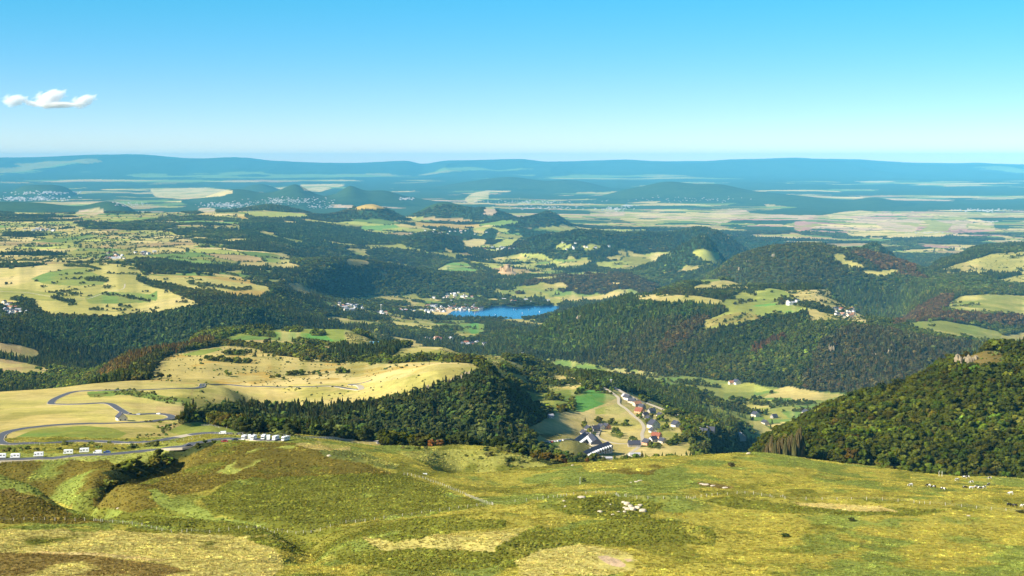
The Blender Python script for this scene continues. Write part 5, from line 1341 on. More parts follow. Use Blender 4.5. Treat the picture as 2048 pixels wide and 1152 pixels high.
# ------------------------------------------------------------ the two holiday blocks
def terrace(line, label, h=6.5, dep=13):
    c0 = line[0].copy(); t = root('apartment_block', c0, label, 'apartment block')
    zb = min(p.z for p in line) - c0.z
    P = [(p.x - c0.x, p.y - c0.y) for p in line]
    prof = [(-dep / 2, zb - 4), (dep / 2, zb - 4), (dep / 2, zb + h), (0, zb + h + .01), (-dep / 2, zb + h)]
    rprof = [(-dep / 2 - .6, zb + h - .5), (dep / 2 + .6, zb + h - .5), (dep / 2 + .2, zb + h + 2.4), (0, zb + h + 6.8), (-dep / 2 - .2, zb + h + 2.4)]
    def sweep(pf, name, mat):
        vs, fs = [], []; n = len(pf)
        for i, (x, y) in enumerate(P):
            a, b = P[max(i - 1, 0)], P[min(i + 1, len(P) - 1)]
            tx, ty_ = b[0] - a[0], b[1] - a[1]; L = math.hypot(tx, ty_); nx, ny = -ty_ / L, tx / L
            ext = -3 if i == 0 else 3 if i == len(P) - 1 else 0
            for (q, z) in pf: vs.append((x + nx * q + tx / L * ext, y + ny * q + ty_ / L * ext, z))
        for i in range(len(P) - 1):
            for k in range(n): fs.append((i * n + k, i * n + (k + 1) % n, (i + 1) * n + (k + 1) % n, (i + 1) * n + k))
        fs += [tuple(range(n))[::-1], tuple(range((len(P) - 1) * n, len(P) * n))]
        mb = MB(); mb.v, mb.f = vs, fs
        return mb.build(name, mat, t)
    sweep(prof, 'wall', M_WALL['cream']); rf = sweep(rprof, 'roof', M_ROOF['slate'])
    tot = 0
    for a, b in zip(P[:-1], P[1:]):
        L = math.hypot(b[0] - a[0], b[1] - a[1]); tx, ty_ = (b[0] - a[0]) / L, (b[1] - a[1]) / L; nx, ny = -ty_, tx
        k = int(L / 6)
        for j in range(k):
            s = (j + .5) / k * L; x, y = a[0] + tx * s, a[1] + ty_ * s
            sd = -dep / 2 - .3                                    # the side seen from the mountain
            ang = math.atan2(ty_, tx)
            d = MB().box(-1.3, 1.3, -1.2, 1.5, 0, 2.2).prism([(-1.7, 2.2), (0, 3.4), (1.7, 2.2)], -1.5, 1.5).build('dormer', M_FRAME, rf)
            d.location = (x + nx * sd, y + ny * sd, zb + h + .2); d.rotation_euler = (0, 0, ang)
            for fl in (1.5, 4.3):
                wn_ = MB().box(-1.5, 1.5, -.08, .25, 0, 1.7).build('window', M_GLASS, t)
                wn_.location = (x + nx * (-dep / 2), y + ny * (-dep / 2), zb + fl); wn_.rotation_euler = (0, 0, ang)
            if j % 2 == 0:
                bl = MB().box(-2.4, 2.4, -1.5, 0, 0, .18).box(-2.4, 2.4, -1.5, -1.42, .18, 1.1).build('balcony', M_FRAME, t)
                bl.location = (x + nx * (-dep / 2), y + ny * (-dep / 2), zb + 3.6); bl.rotation_euler = (0, 0, ang)
        if tot % 2 == 0:
            MB().box(-.6, .6, -.6, .6, 0, 2.6).build('chimney', M_WALL['cream'], rf, Vector((a[0] + tx * L * .8, a[1] + ty_ * L * .8, zb + h + 5)))
        tot += 1
    return t
terrace(COMPLEX_AT[0], 'rear curved holiday block with dark mansard roof and rows of white dormers')
terrace(COMPLEX_AT[1], 'front straight holiday block with a dark grey roof and white balconies')

# ------------------------------------------------------------ the ruined castle on its mound
M_RUIN = simple_mat('castle_stone', (.42, .28, .14), .95, .05, .25, .15)
t = root('castle', CASTLE, 'ruined brown stone castle with a broad round keep on its mound', 'castle', None, 0, 1.45)
pts = [(30 * math.cos(a) * (1 + .1 * math.sin(3 * a)), 26 * math.sin(a)) for a in [k * math.pi / 6 for k in range(12)]]
mb = MB()
for i in range(12):
    (ax, ay), (bx, by) = pts[i], pts[(i + 1) % 12]; L = math.hypot(bx - ax, by - ay); nx, ny = (by - ay) / L * 2.2, -(bx - ax) / L * 2.2
    hh = 13 + 3 * math.sin(i * 2.1)
    mb.add([(ax, ay, -8), (bx, by, -8), (bx - nx, by - ny, -8), (ax - nx, ay - ny, -8), (ax, ay, hh), (bx, by, hh), (bx - nx, by - ny, hh), (ax - nx, ay - ny, hh)],
           [(0, 1, 2, 3), (4, 5, 6, 7), (0, 1, 5, 4), (1, 2, 6, 5), (2, 3, 7, 6), (3, 0, 4, 7)])
mb.build('curtain_wall', M_RUIN, t)
MB().cyl((6, 4, 0), 12, 11, -8, 30, 16).cyl((6, 4, 0), 12.6, 12.6, 28, 31, 16).build('keep', M_RUIN, t)
for (x, y, r, h) in ((-26, -8, 6, 22), (24, -16, 5.5, 18), (-8, 24, 6, 24)):
    MB().cyl((x, y, 0), r, r * .92, -8, h, 12).build('tower', M_RUIN, t)
MB().box(-6, -1, -28, -26.5, -4, 4).build('gate', M_DOOR, t)
sk = MB().cyl((0, 0, 0), 80, 36, -30, -2, 22).build('mound', M_RUIN, t)

# ------------------------------------------------------------ far towns: pale specks of hundreds of buildings
def town(px, py, sx, sy, n, d0, d1, size, label, seed):
    r = random.Random(seed); mb = MB()
    for k in range(int(n * 1.25)):
        q = ground(px + r.gauss(0, .62) * sx, py + r.gauss(0, .5) * sy, dmin=d0, dmax=d1)
        if q.y <= d0 * 1.01 or q.y >= d1 * .98: continue
        w, l, h = size * r.uniform(.3, .75), size * r.uniform(.3, .95), size * r.uniform(.2, .4)
        n0 = len(mb.v)
        mb.box(-w, w, -l, l, -6, h).prism([(-w * 1.05, h), (0, h + w * .5), (w * 1.05, h)], -l * 1.02, l * 1.02)
        a = r.uniform(0, 3.14); ca, sa = math.cos(a), math.sin(a)
        mb.v[n0:] = [(q.x + x * ca - y * sa, q.y + x * sa + y * ca, q.z + z) for x, y, z in mb.v[n0:]]
    tag(mb.build('distant_town', M_TOWN), label, 'town', None, 'stuff')
M_TOWN = simple_mat('town_walls', (.38, .36, .34), .9, .1, .15, .01)
FDf = lambda d: float(FD(d))
for args in [(60, 398, 70, 4, 170, 22000, 33000, 26, 'broad white town below the flat topped hill at the left', 1), (95, 386, 60, 3, 70, 25000, 36000, 26, 'pale suburb just under the flat topped hill', 2),
             (455, 411, 46, 5, 130, 18000, 33000, 17, 'scattered white town at the foot of the blue hills', 3), (575, 402, 60, 7, 150, 18000, 30000, 15, 'white town spread up the slope of the double peaked hill', 4),
             (640, 413, 30, 3, 40, 18000, 30000, 13, 'string of white houses behind the golden topped hill', 5), (812, 398, 12, 2, 26, 20000, 33000, 22, 'small bright village beside the dark round hill', 6),
             (1060, 405, 90, 5, 110, 19000, 36000, 16, 'chain of pale villages across the middle of the plain', 7), (1085, 416, 60, 3, 60, 19000, 30000, 15, 'village row beyond the dark cone', 8),
             (1228, 418, 26, 4, 50, 19000, 30000, 17, 'compact pale town before the long blue ridge', 9), (1255, 412, 14, 2, 24, 19000, 32000, 19, 'short line of white sheds right of the compact town', 10),
             (1960, 421, 50, 3, 60, 20000, 36000, 18, 'white hamlets near the pale strip at the right edge', 11), (260, 408, 30, 5, 40, 17500, 30000, 15, 'sprinkled white houses on the dark blue slope', 12),
             (1810, 477, 30, 3, 26, 12000, 19000, 9, 'small white hamlet in the dark woods at the right', 13), (1360, 399, 100, 6, 50, 20000, 36000, 15, 'thinly scattered farms before the long blue ridge', 14),
             (1985, 444, 14, 2, 14, 14000, 26000, 13, 'white sheds beside the pinkish fields at the right', 15), (1850, 466, 40, 1.5, 26, 12500, 26000, 11, 'line of houses along the lower edge of the pink fields', 16)]:
    px, py, sx, sy, n, d0, d1, size, lab, sd = args
    town(px, py, sx, sy, n, FDf(d0), FDf(d1), size, lab, sd)
# ------------------------------------------------------------ vehicles
M_WHITE = simple_mat('white_paintwork', (.80, .80, .78), .35, .5, .02, 1)
M_TYRE = simple_mat('tyre_rubber', (.02, .02, .02), .9, .1, .1, 3)
M_LAMP = simple_mat('lamp_glass', (.6, .6, .55), .2, .5, .02, 1)
PAINT = {'white': M_WHITE, 'blue': simple_mat('blue_paintwork', (.03, .09, .30), .35, .5, .02, 1), 'red': simple_mat('red_paintwork', (.35, .02, .03), .35, .5, .02, 1),
         'dark': simple_mat('dark_paintwork', (.03, .03, .035), .35, .5, .02, 1), 'silver': simple_mat('silver_paintwork', (.45, .46, .48), .35, .5, .02, 1)}
def wheels(t, xs, w, r):
    for x in xs:
        for s in (-1, 1):
            wh = MB().cyl((0, 0, 0), r, r, -.11, .11, 14, 'y').build('wheel', M_TYRE, t, Vector((x, s * (w / 2 - .12), r)))
            MB().cyl((0, 0, 0), r * .55, r * .55, -.13, .13, 10, 'y').build('rim', PAINT['silver'], wh)
def camper(loc, rz, label, group='camper vans and caravans'):
    t = root('camper_van', loc, label, 'camper van', group, rz, .9)
    prof = [(-3.2, .45), (3.0, .45), (3.05, .95), (2.75, 1.15), (2.3, 1.95), (2.75, 2.15), (2.6, 2.85), (2.1, 3.0), (-3.1, 3.0), (-3.25, 2.8)]
    MB().prism(prof, -1.12, 1.12).build('body', M_WHITE, t)
    MB().add([(2.79, -1.0, 1.2), (2.79, 1.0, 1.2), (2.38, 1.0, 1.9), (2.38, -1.0, 1.9), (2.7, -1.0, 1.1), (2.7, 1.0, 1.1), (2.25, 1.0, 1.88), (2.25, -1.0, 1.88)], [(0, 1, 2, 3), (4, 7, 6, 5), (0, 4, 5, 1), (1, 5, 6, 2), (2, 6, 7, 3), (3, 7, 4, 0)]).build('windscreen', M_GLASS, t)
    for s in (-1, 1):
        for (a, b, z0, z1) in ((1.3, 2.2, 1.25, 1.85), (-.6, .6, 1.6, 2.2), (-2.6, -1.6, 1.6, 2.2)):
            MB().box(a, b, *sorted((s * 1.10, s * 1.15)), z0, z1).build('window', M_GLASS, t)
        MB().box(3.0, 3.08, *sorted((s * .65, s * .95)), .7, .9).build('headlight', M_LAMP, t)
    MB().box(-.9, .6, 1.10, 1.14, 2.5, 2.62).box(-3.0, 3.0, -1.15, -1.12, 1.35, 1.45).build('stripe', PAINT['silver'], t)
    MB().box(-1.9, -1.1, -.4, .4, 3.0, 3.12).build('roof_hatch', M_FRAME, t)
    wheels(t, (-1.9, 1.95), 2.2, .36)
    return t
def car(loc, rz, paint, label, group=None, van=False):
    t = root('van' if van else 'car', loc, label, 'van' if van else 'car', group, rz)
    if van:
        lo = [(-2.5, .35), (2.4, .35), (2.45, .95), (1.9, 1.2), (1.3, 2.0), (-2.4, 2.05), (-2.5, 1.8)]; gl = [(1.35, 1.93), (1.86, 1.25), (.9, 1.25), (.9, 1.9)]
        MB().prism(lo, -.95, .95).build('body', PAINT[paint], t); MB().prism(gl, -.97, .97).build('window', M_GLASS, t)
        wheels(t, (-1.6, 1.55), 1.95, .34)
    else:
        lo = [(-2.1, .3), (2.05, .3), (2.1, .7), (1.95, .82), (1.0, .92), (-1.6, .95), (-2.05, .9), (-2.12, .6)]
        cab = [(1.05, .9), (.35, 1.42), (-1.1, 1.46), (-1.75, .93)]; gl = [(.85, .96), (.28, 1.34), (-1.05, 1.37), (-1.5, .98)]
        b = MB().prism(lo, -.87, .87); b.build('body', PAINT[paint], t)
        MB().prism(cab, -.74, .74).build('cabin', PAINT[paint], t); MB().prism(gl, -.76, .76).build('window', M_GLASS, t)
        MB().add([(1.08, -.68, .93), (1.08, .68, .93), (.42, .62, 1.42), (.42, -.62, 1.42), (.95, -.68, .9), (.95, .68, .9), (.3, .62, 1.38), (.3, -.62, 1.38)], [(0, 1, 2, 3), (4, 7, 6, 5), (0, 4, 5, 1), (1, 5, 6, 2), (2, 6, 7, 3), (3, 7, 4, 0)]).build('windscreen', M_GLASS, t)
        wheels(t, (-1.35, 1.3), 1.75, .31)
    for s in (-1, 1):
        MB().box(2.38 if van else 2.04, 2.47 if van else 2.12, *sorted((s * .55, s * .8)), .6, .75).build('headlight', M_LAMP, t)
    return t
def road_near(x, y):
    """height of the road surface or the land beside it"""
    return zat(x, y) + .28
def put(fn, px, py, rz, *a, dmin=800, dmax=1060, **k):
    q = ground(px, py, dmin=dmin, dmax=dmax); q.z = road_near(q.x, q.y) if dmin < 1900 else q.z + .2
    clear_spots.append((q.x, q.y)); return fn(q, math.radians(rz), *a, **k)
clear_spots = []
put(camper, 2, 917, 187, 'camper van cut by the left edge of the view, leftmost on the verge')
put(camper, 30, 917, 186, 'second camper van from the left on the lay-by')
put(camper, 77, 914, 187, 'camper van third from the left on the lay-by')
put(camper, 136, 909, 189, 'camper van fourth from the left, tilted slightly up the road')
put(camper, 168, 906, 190, 'camper van fifth from the left with a pale side stripe')
put(car, 195, 908, 188, 'white', 'white delivery van parked behind the last camper van', van=True)
put(car, 214, 907, 188, 'blue', 'blue car at the right end of the parked row')
put(car, 377, 894, 205, 'dark', 'dark car on the short piece of road above the gully')
put(car, 449, 885, 190, 'red', 'red and white car at the entrance of the gravel car park')
put(car, 470, 882, 190, 'dark', 'dark car just right of the red one in the car park')
for k, (px, py, rz) in enumerate([(488, 880, 262), (499, 879, 100), (507, 880, 255), (527, 879, 265), (537, 880, 95), (551, 881, 250), (571, 882, 235)]):
    put(camper, px, py, rz, ['leftmost white camper of the car park cluster', 'second white camper of the car park cluster', 'white camper left of the dark gap in the car park', 'white camper right of the dark gap in the car park', 'white camper beside the small car park trees', 'white camper behind the car park bushes', 'last white camper at the right end of the car park'][k])
put(car, 445, 869, 186, 'white', 'white van on the upper road above the car park', dmin=1060, dmax=1400, van=True)
put(car, 317, 829, 150, 'white', 'white car near the inner hairpin of the plateau road', dmin=1150, dmax=1900)
put(car, 277, 830, 160, 'silver', 'silver car beside the farmhouse forecourt', dmin=1150, dmax=1900)
for k in range(9):
    put(car, 1083 + k * 5.3, 888 - k * .75, 95, ('white', 'silver', 'dark', 'white', 'red', 'silver', 'white', 'blue', 'white')[k], '%s car in the row parked left of the holiday blocks' % ('white', 'silver', 'dark', 'white', 'red', 'silver', 'white', 'blue', 'white')[k], 'cars parked in a row by the holiday blocks', dmin=1850, dmax=2600)

# ------------------------------------------------------------ cows
def cow_mesh():
    me = bpy.data.meshes.new('cow_cage')
    v = [(-.95, 0, 1.18), (-.45, 0, 1.12), (.15, 0, 1.08), (.70, 0, 1.15), (1.05, 0, 1.05), (1.32, 0, .80), (1.52, 0, .48),      # rump to muzzle, head down grazing
         (-.88, .22, .78), (-.98, .22, .42), (-.90, .22, .04), (-.88, -.22, .78), (-.80, -.22, .42), (-.76, -.22, .04),
         (.62, .2, .72), (.66, .2, .38), (.64, .2, .04), (.62, -.2, .72), (.52, -.2, .38), (.46, -.2, .04), (-1.16, 0, 1.1), (-1.2, 0, .55),
         (1.40, .17, .78), (1.40, -.17, .78)]
    e = [(0, 1), (1, 2), (2, 3), (3, 4), (4, 5), (5, 6), (0, 7), (7, 8), (8, 9), (0, 10), (10, 11), (11, 12), (3, 13), (13, 14), (14, 15), (3, 16), (16, 17), (17, 18), (0, 19), (19, 20), (5, 21), (5, 22)]
    me.from_pydata(v, e, [])
    r = [(.30, .33), (.36, .42), (.38, .44), (.32, .38), (.2, .24), (.15, .18), (.10, .11), (.15, .15), (.08, .08), (.06, .06), (.15, .15), (.08, .08), (.06, .06), (.13, .13), (.075, .075), (.06, .06), (.13, .13), (.075, .075), (.06, .06), (.05, .05), (.04, .04), (.03, .05), (.03, .05)]
    o = bpy.data.objects.new('cow_cage', me); COL.objects.link(o)
    o.modifiers.new('skin', 'SKIN'); 
    sv = me.skin_vertices[0].data if me.skin_vertices else None
    if sv is None:
        bm = bmesh.new(); bm.from_mesh(me); bm.verts.layers.skin.verify(); bm.to_mesh(me); bm.free(); sv = me.skin_vertices[0].data
    for i, q in enumerate(r): sv[i].radius = q
    sv[1].use_root = True
    s = o.modifiers.new('sub', 'SUBSURF'); s.levels = 2; s.render_levels = 2
    bpy.context.view_layer.update()
    dg = bpy.context.evaluated_depsgraph_get()
    out = bpy.data.meshes.new_from_object(o.evaluated_get(dg))
    for p in out.polygons: p.use_smooth = True
    bpy.data.objects.remove(o)
    return out
def cow_mat():
    m, nt, b = new_mat('cow_hide')
    tc = nt.nodes.new('ShaderNodeTexCoord'); oi_ = nt.nodes.new('ShaderNodeObjectInfo'); va = nt.nodes.new('ShaderNodeVectorMath'); va.operation = 'ADD'
    cm = nt.nodes.new('ShaderNodeCombineXYZ'); nt.links.new(nmath(nt, 'MULTIPLY', oi_.outputs['Random'], 40), cm.inputs[0])
    nt.links.new(tc.outputs['Object'], va.inputs[0]); nt.links.new(cm.outputs[0], va.inputs[1])
    f = nnoise(nt, va.outputs[0], 1.5, 1); sp = nt.nodes.new('ShaderNodeSeparateColor'); nt.links.new(oi_.outputs['Color'], sp.inputs[0])
    f = nmath(nt, 'GREATER_THAN', nmath(nt, 'ADD', f, sp.outputs[0]), 1.0)
    nt.links.new(nmix(nt, 'MIX', f, (.02, .018, .016), (.72, .68, .60)), b.inputs['Base Color'])
    return m
COWM = cow_mesh(); COWM.materials.clear(); COWM.materials.append(cow_mat())
M_HORN = simple_mat('horn', (.5, .45, .35), .6, .2, .05, 3)
COWS = [(1821, 973, 200, .54, 'mostly white cow grazing apart, leftmost of the herd'), (1857, 974, 160, .48, 'black and white cow, first of the close pair left of the herd'), (1867, 977, 170, .38, 'black cow behind the shoulder of its black and white neighbour'),
        (1886, 981, 340, .47, 'cow lying low, just right of the close pair'), (1914, 962, 20, .56, 'pale cow near the white dead tree'), (1929, 957, 180, .52, 'left cow of the pair under the wood edge'), (1935, 957, 175, .52, 'right cow of the pair under the wood edge'),
        (1943, 967, 190, .49, 'black and white cow standing alone above the middle row'), (1930, 978, 0, .34, 'all black cow at the left of the middle row'), (1943, 979, 10, .60, 'whitest cow in the middle row'), (1953, 977, 190, .46, 'dark patched cow in the centre of the middle row'),
        (1959, 979, 30, .50, 'evenly patched cow right of the centre of the middle row'), (1968, 978, 200, .49, 'broad patched cow at the right end of the middle row'), (1979, 959, 180, .53, 'white faced cow highest at the right under the wood'), (1977, 972, 220, .50, 'small patched cow above the right end of the row'),
        (2021, 990, 185, .62, 'white cow alone on the slope at the right'), (2018, 1013, 30, .34, 'black cow near the fence, left of two'), (2029, 1015, 150, .34, 'black cow near the fence, right of two'), (2047, 1015, 190, .56, 'pale cow cut by the right edge of the view')]
for (px, py, rz, wh, lab) in COWS:
    q = ground(px, py, dmin=560, dmax=1040)
    o = link('cow', COWM, None, q); o.rotation_euler = (0, 0, math.radians(rz)); o.scale = (1.12,) * 3; o.color = (wh, 0, 0, 1)
    tag(o, lab, 'cow', 'herd of black and white cows')
    hn_ = MB()
    for s in (-1, 1): hn_.add([(1.30, s * .09, .93), (1.36, s * .09, .90), (1.33, s * .13, .90), (1.36, s * .22, 1.02)], [(0, 1, 3), (1, 2, 3), (2, 0, 3), (0, 2, 1)])
    if (px, py) == COWS[0][:2]: HORN = hn_.mesh('horns', M_HORN)
    link('horns', HORN, o)

# ------------------------------------------------------------ fences
M_POST = simple_mat('weathered_post', (.55, .51, .42), .9, .1, .15, 4)
M_WIRE = simple_mat('wire', (.3, .3, .3), .5, .3, .05, 3)
POST = MB().cyl((0, 0, 0), .085, .075, -.4, 1.35, 7).mesh('post', M_POST)
pr_ = random.Random(3)
def fence(pts, d0, d1, gap, label, scale=1.0, dmap=None):
    P = []
    for p in pts.split():
        px, py = map(float, p.split(',')); q = ground(px, py, dmin=d0, dmax=d1); P.append((q.x, q.y))
    Q = [P[0]]; 
    for (ax, ay), (bx, by) in zip(P[:-1], P[1:]):
        L = math.hypot(bx - ax, by - ay)
        if L > 150: continue
        n = max(1, round(L / gap)); Q += [(ax + (bx - ax) * k / n, ay + (by - ay) * k / n) for k in range(1, n + 1)]
    Q = Q[:100]
    o0 = Vector((Q[0][0], Q[0][1], zat(*Q[0]))); t = root('fence', o0, label, 'fence')
    wv, wf = [], []
    for k, (x, y) in enumerate(Q):
        z = zat(x, y); po = link('post', POST, t, Vector((x, y, z)) - o0); po.rotation_euler = (pr_.gauss(0, .05), pr_.gauss(0, .05), 0); s = scale * pr_.uniform(.85, 1.15); po.scale = (scale * 1.1, scale * 1.1, s)
        for zz in (.5, .9, 1.2): wv.append((x - o0.x, y - o0.y, z + zz * scale - o0.z))
    mb = MB()
    for k in range(len(Q) - 1):
        for j in range(3):
            a, b = Vector(wv[3 * k + j]), Vector(wv[3 * k + 3 + j])
            mb.add([a + Vector((0, 0, .006)), a - Vector((0, .006, .004)), a + Vector((0, .006, -.004)), b + Vector((0, 0, .006)), b - Vector((0, .006, .004)), b + Vector((0, .006, -.004))], [(0, 1, 4, 3), (1, 2, 5, 4), (2, 0, 3, 5)])
    mb.build('wire', M_WIRE, t)
fence('-30,1040 27,1042 68,1041 110,1042 150,1042 188,1043 205,1045 225,1046 246,1048 284,1053 303,1058 324,1062 343,1065 364,1065 383,1063 420,1067 438,1064 477,1058 494,1057 514,1058 555,1062 575,1066 592,1068 622,1067 641,1062 661,1054 692,1046 730,1044 768,1038 805,1033 843,1028 880,1023 917,1018 954,1013 985,1011', 560, 760, 5.5, 'long crooked post fence across the lower left slope')
fence('808,950 815,951 823,952 831,954 846,957 872,967 893,975 908,981 930,990 946,997 960,1003 975,1008 986,1011', 640, 960, 4.0, 'post fence running down the middle of the slope to the long fence')
fence('985,1010 1030,1005 1075,1001 1107,996 1122,994 1133,992 1148,990 1172,988 1192,987 1211,988 1232,990 1252,994 1274,997 1296,998 1327,998 1354,998 1373,997 1391,996 1435,991 1474,988 1490,988 1507,989 1540,994 1570,998 1612,1000 1644,1000 1674,1000 1703,1000 1733,1000 1765,1001 1796,1003 1828,1006 1860,1009 1891,1011 1923,1014 1953,1017 1983,1020 2012,1022 2048,1026 2080,1030', 560, 800, 7.0, 'post fence along the cow pasture on the right')
fence('-20,928 44,925 85,923 128,921 170,919 213,917 260,913', 800, 1000, 6.0, 'row of pale guard posts below the parked camper vans', .8)
fence('430,868 470,871 520,873 560,875 620,878 680,883 740,889', 1000, 1400, 6.5, 'post fence between the upper road and the car park', 1.0)
fence('404,850 440,857 480,860 520,861 560,864 620,868 680,872', 1150, 1500, 7.0, 'post fence along the wood edge above the road', 1.1)
fence('30,884 90,891 150,888 230,891 300,889 350,883 400,876', 1000, 1500, 8.0, 'post fence beside the outer bend of the plateau road', 1.0)

# ------------------------------------------------------------ rocks
def rock_mesh(seed, sx=1, sy=1, sz=.7):
    r = np.random.default_rng(seed); v = ICO2[0] * (1 + .5 * (fbm(ICO2[0][:, 0] * 1.3 + seed * 7, ICO2[0][:, 1] * 1.3 + ICO2[0][:, 2], 3, seed)))[:, None]
    v = np.sign(v) * np.abs(v) ** .75 * np.array((sx, sy, sz))
    mb = MB(); mb.add(v, ICO2[1]); return mb
M_ROCK = simple_mat('pale_rock', (.47, .40, .29), .95, .05, .3, 1.5)
M_CRAG = simple_mat('lichen_crag', (.25, .20, .125), .95, .05, .45, .5)
ICO3 = ico(3)
RK = [rock_mesh(s).mesh('boulder', M_ROCK) for s in (1, 2, 3)]
rr = random.Random(4)
BOULD = [(1163, 996, 1.7, .5, 'flat white slab on the green mound'), (1128, 1002, .6, .6, 'small white stone at the left foot of the mound'), (1129, 1013, .7, .6, 'small stone below the left foot of the mound'), (1200, 1024, .9, .9, 'single white stone left of the boulder heap'),
         (1247, 1005, .8, .9, 'uppermost small boulder of the heap'), (1254, 1009, 1.5, 1.0, 'large upper left boulder of the heap'), (1249, 1017, .9, 1.1, 'boulder at the left side of the heap'), (1261, 1013, 1.2, .8, 'boulder in the upper middle of the heap'),
         (1265, 1020, 1.7, 1.0, 'biggest flat boulder in the middle of the heap'), (1256, 1019, 1.2, .9, 'boulder left of the biggest flat one'), (1275, 1016, 1.2, .9, 'boulder right of the biggest flat one'), (1280, 1011, 1.0, .7, 'small boulder at the upper right of the heap'),
         (1286, 1023, 1.5, .9, 'pointed boulder at the right end of the heap'), (1237, 1024, .7, .7, 'small boulder below the heap on the left'), (1226, 1030, .8, .6, 'low stone trailing from the heap'), (1249, 1024, .9, .7, 'stone right under the heap'),
         (1221, 1009, .45, .6, 'tiny stone between slab and heap'), (1280, 962, 1.2, .4, 'pale flat stone up the slope'), (1272, 964, .9, .5, 'pale stone left of the flat one up the slope'), (1262, 965, .6, .5, 'smallest pale stone up the slope'),
         (1411, 970, 1.6, .4, 'weathered slab in the brown scrape'), (1425, 972, 1.3, .4, 'second slab in the brown scrape'), (1403, 968, 1.0, .4, 'small slab at the left of the scrape'), (1450, 976, 1.4, .4, 'slab at the right end of the scrape'),
         (1497, 908, 1.3, 1.0, 'grey boulder on the crest of the pasture'), (1145, 931, .8, .8, 'white stone on the shoulder of the pasture'), (236, 1017, .7, .8, 'white stone in the heather at the left'), (282, 1034, .8, .4, 'pale stone in the green gully'), (658, 912, 1.1, .9, 'white rock in the scrub behind the brown hill'), (1937, 1032, .8, .5, 'pale stone near the cow fence')]
for (px, py, s, fl, lab) in BOULD:
    q = ground(px, py, dmin=480, dmax=1060); o = link('boulder', rr.choice(RK), None, q + Vector((0, 0, .1 * s))); o.scale = (s * rr.uniform(.9, 1.3), s * rr.uniform(.8, 1.1), s * fl); o.rotation_euler = (0, 0, rr.uniform(0, 6))
    tag(o, lab, 'rock', 'boulders on the near slope')
def crag_mesh(seed, w, d, h):
    v = ICO3[0].copy(); p = v + seed * 3.7
    n1 = fbm(p[:, 0] * 1.8 + p[:, 2] * 1.1, p[:, 1] * 1.8 - p[:, 2] * .6, 4, seed); n2 = fbm(p[:, 0] * 5 + p[:, 2] * .9, p[:, 1] * 5, 2, seed + 3)
    v = v * (1 + 1.1 * n1 + .45 * np.abs(n2))[:, None]
    v[:, 2] = np.where(v[:, 2] > 0, v[:, 2] * .9 + .25 * np.round(v[:, 2] * 3) / 3 * .6, v[:, 2])
    mb = MB(); mb.add(v * np.array((w, d, h)), ICO3[1]); return mb
def crag(px, py, w, h, label, dmin, dmax, n=9, seed=1, mat=M_CRAG):
    w *= .8; h *= .5
    q = ground(px, py, dmin=dmin, dmax=dmax); r = random.Random(seed); mb = MB()
    for k in range(n):
        rk = crag_mesh(seed * 10 + k, w * r.uniform(.12, .34), w * r.uniform(.12, .3), h * r.uniform(.25, .85))
        ox, oy, oz = r.uniform(-.7, .7) * w, r.uniform(-.4, .4) * w, r.uniform(-.3, .35) * h
        mb.add([(x + ox, y + oy, z + oz) for x, y, z in rk.v], rk.f)
    q.z += h * .3
    tag(mb.build('rock_outcrop', mat, None, q), label, 'rock outcrop', 'rock outcrops')
for k, a in enumerate([(1929, 732, 16, 17, 'large sunlit crag below the bare top of the near hill', 1350, 1900), (1944, 722, 9, 9, 'smaller crag right of the large sunlit one', 1350, 1900), (1806, 779, 13, 8, 'pale crag high on the left flank of the near hill', 1350, 1900), (1784, 789, 8, 7, 'pale rock just below the high flank crag', 1350, 1900),
                       (1875, 835, 7, 7, 'thin crag in the middle of the near wooded hill', 1250, 1800), (1880, 872, 9, 7, 'crag in the clearing of the near hill', 1250, 1800), (1915, 866, 12, 9, 'broad crag group low on the near hill', 1250, 1800), (1936, 872, 9, 7, 'crag right of the broad group', 1250, 1800), (1970, 858, 5, 7, 'lone pale rock tooth on the near hill', 1250, 1800), (1820, 868, 7, 6, 'small crag left of the clearing', 1250, 1800), (1745, 865, 5, 6, 'tiny pale crag near the left foot of the near hill', 1250, 1800),
                       (832, 789, 9, 11, 'left grey crag on the edge of the dark spur', 1850, 2300), (853, 780, 8, 9, 'second grey crag on the edge of the spur', 1850, 2300), (910, 765, 12, 12, 'tall grey crag high on the spur edge', 1850, 2300), (925, 760, 10, 11, 'middle grey crag high on the spur edge', 1850, 2300), (940, 752, 10, 11, 'topmost grey crag of the spur', 1850, 2300), (895, 772, 8, 9, 'grey crag below the tall ones on the spur', 1850, 2300),
                       (1662, 702, 14, 26, 'pale cliff strip in the ridge woods', 4000, 5400), (1778, 712, 14, 28, 'sunlit cliff among the dark ridge woods', 4000, 5400), (1748, 715, 10, 20, 'narrow cliff left of the sunlit one', 4000, 5400), (1652, 665, 12, 24, 'small cliff near the ridge top', 4000, 5400), (1160, 638, 22, 20, 'pale scree on the wooded ridge above the valley', 5000, 6400),
                       (1548, 513, 16, 22, 'white rock dot on the rounded hill', 7800, 9300), (1482, 541, 26, 20, 'pale ledge on the left flank of the rounded hill', 7800, 9300), (1496, 525, 18, 16, 'small pale rock on the rounded hill', 7800, 9300)]):
    crag(*a, seed=k + 1)

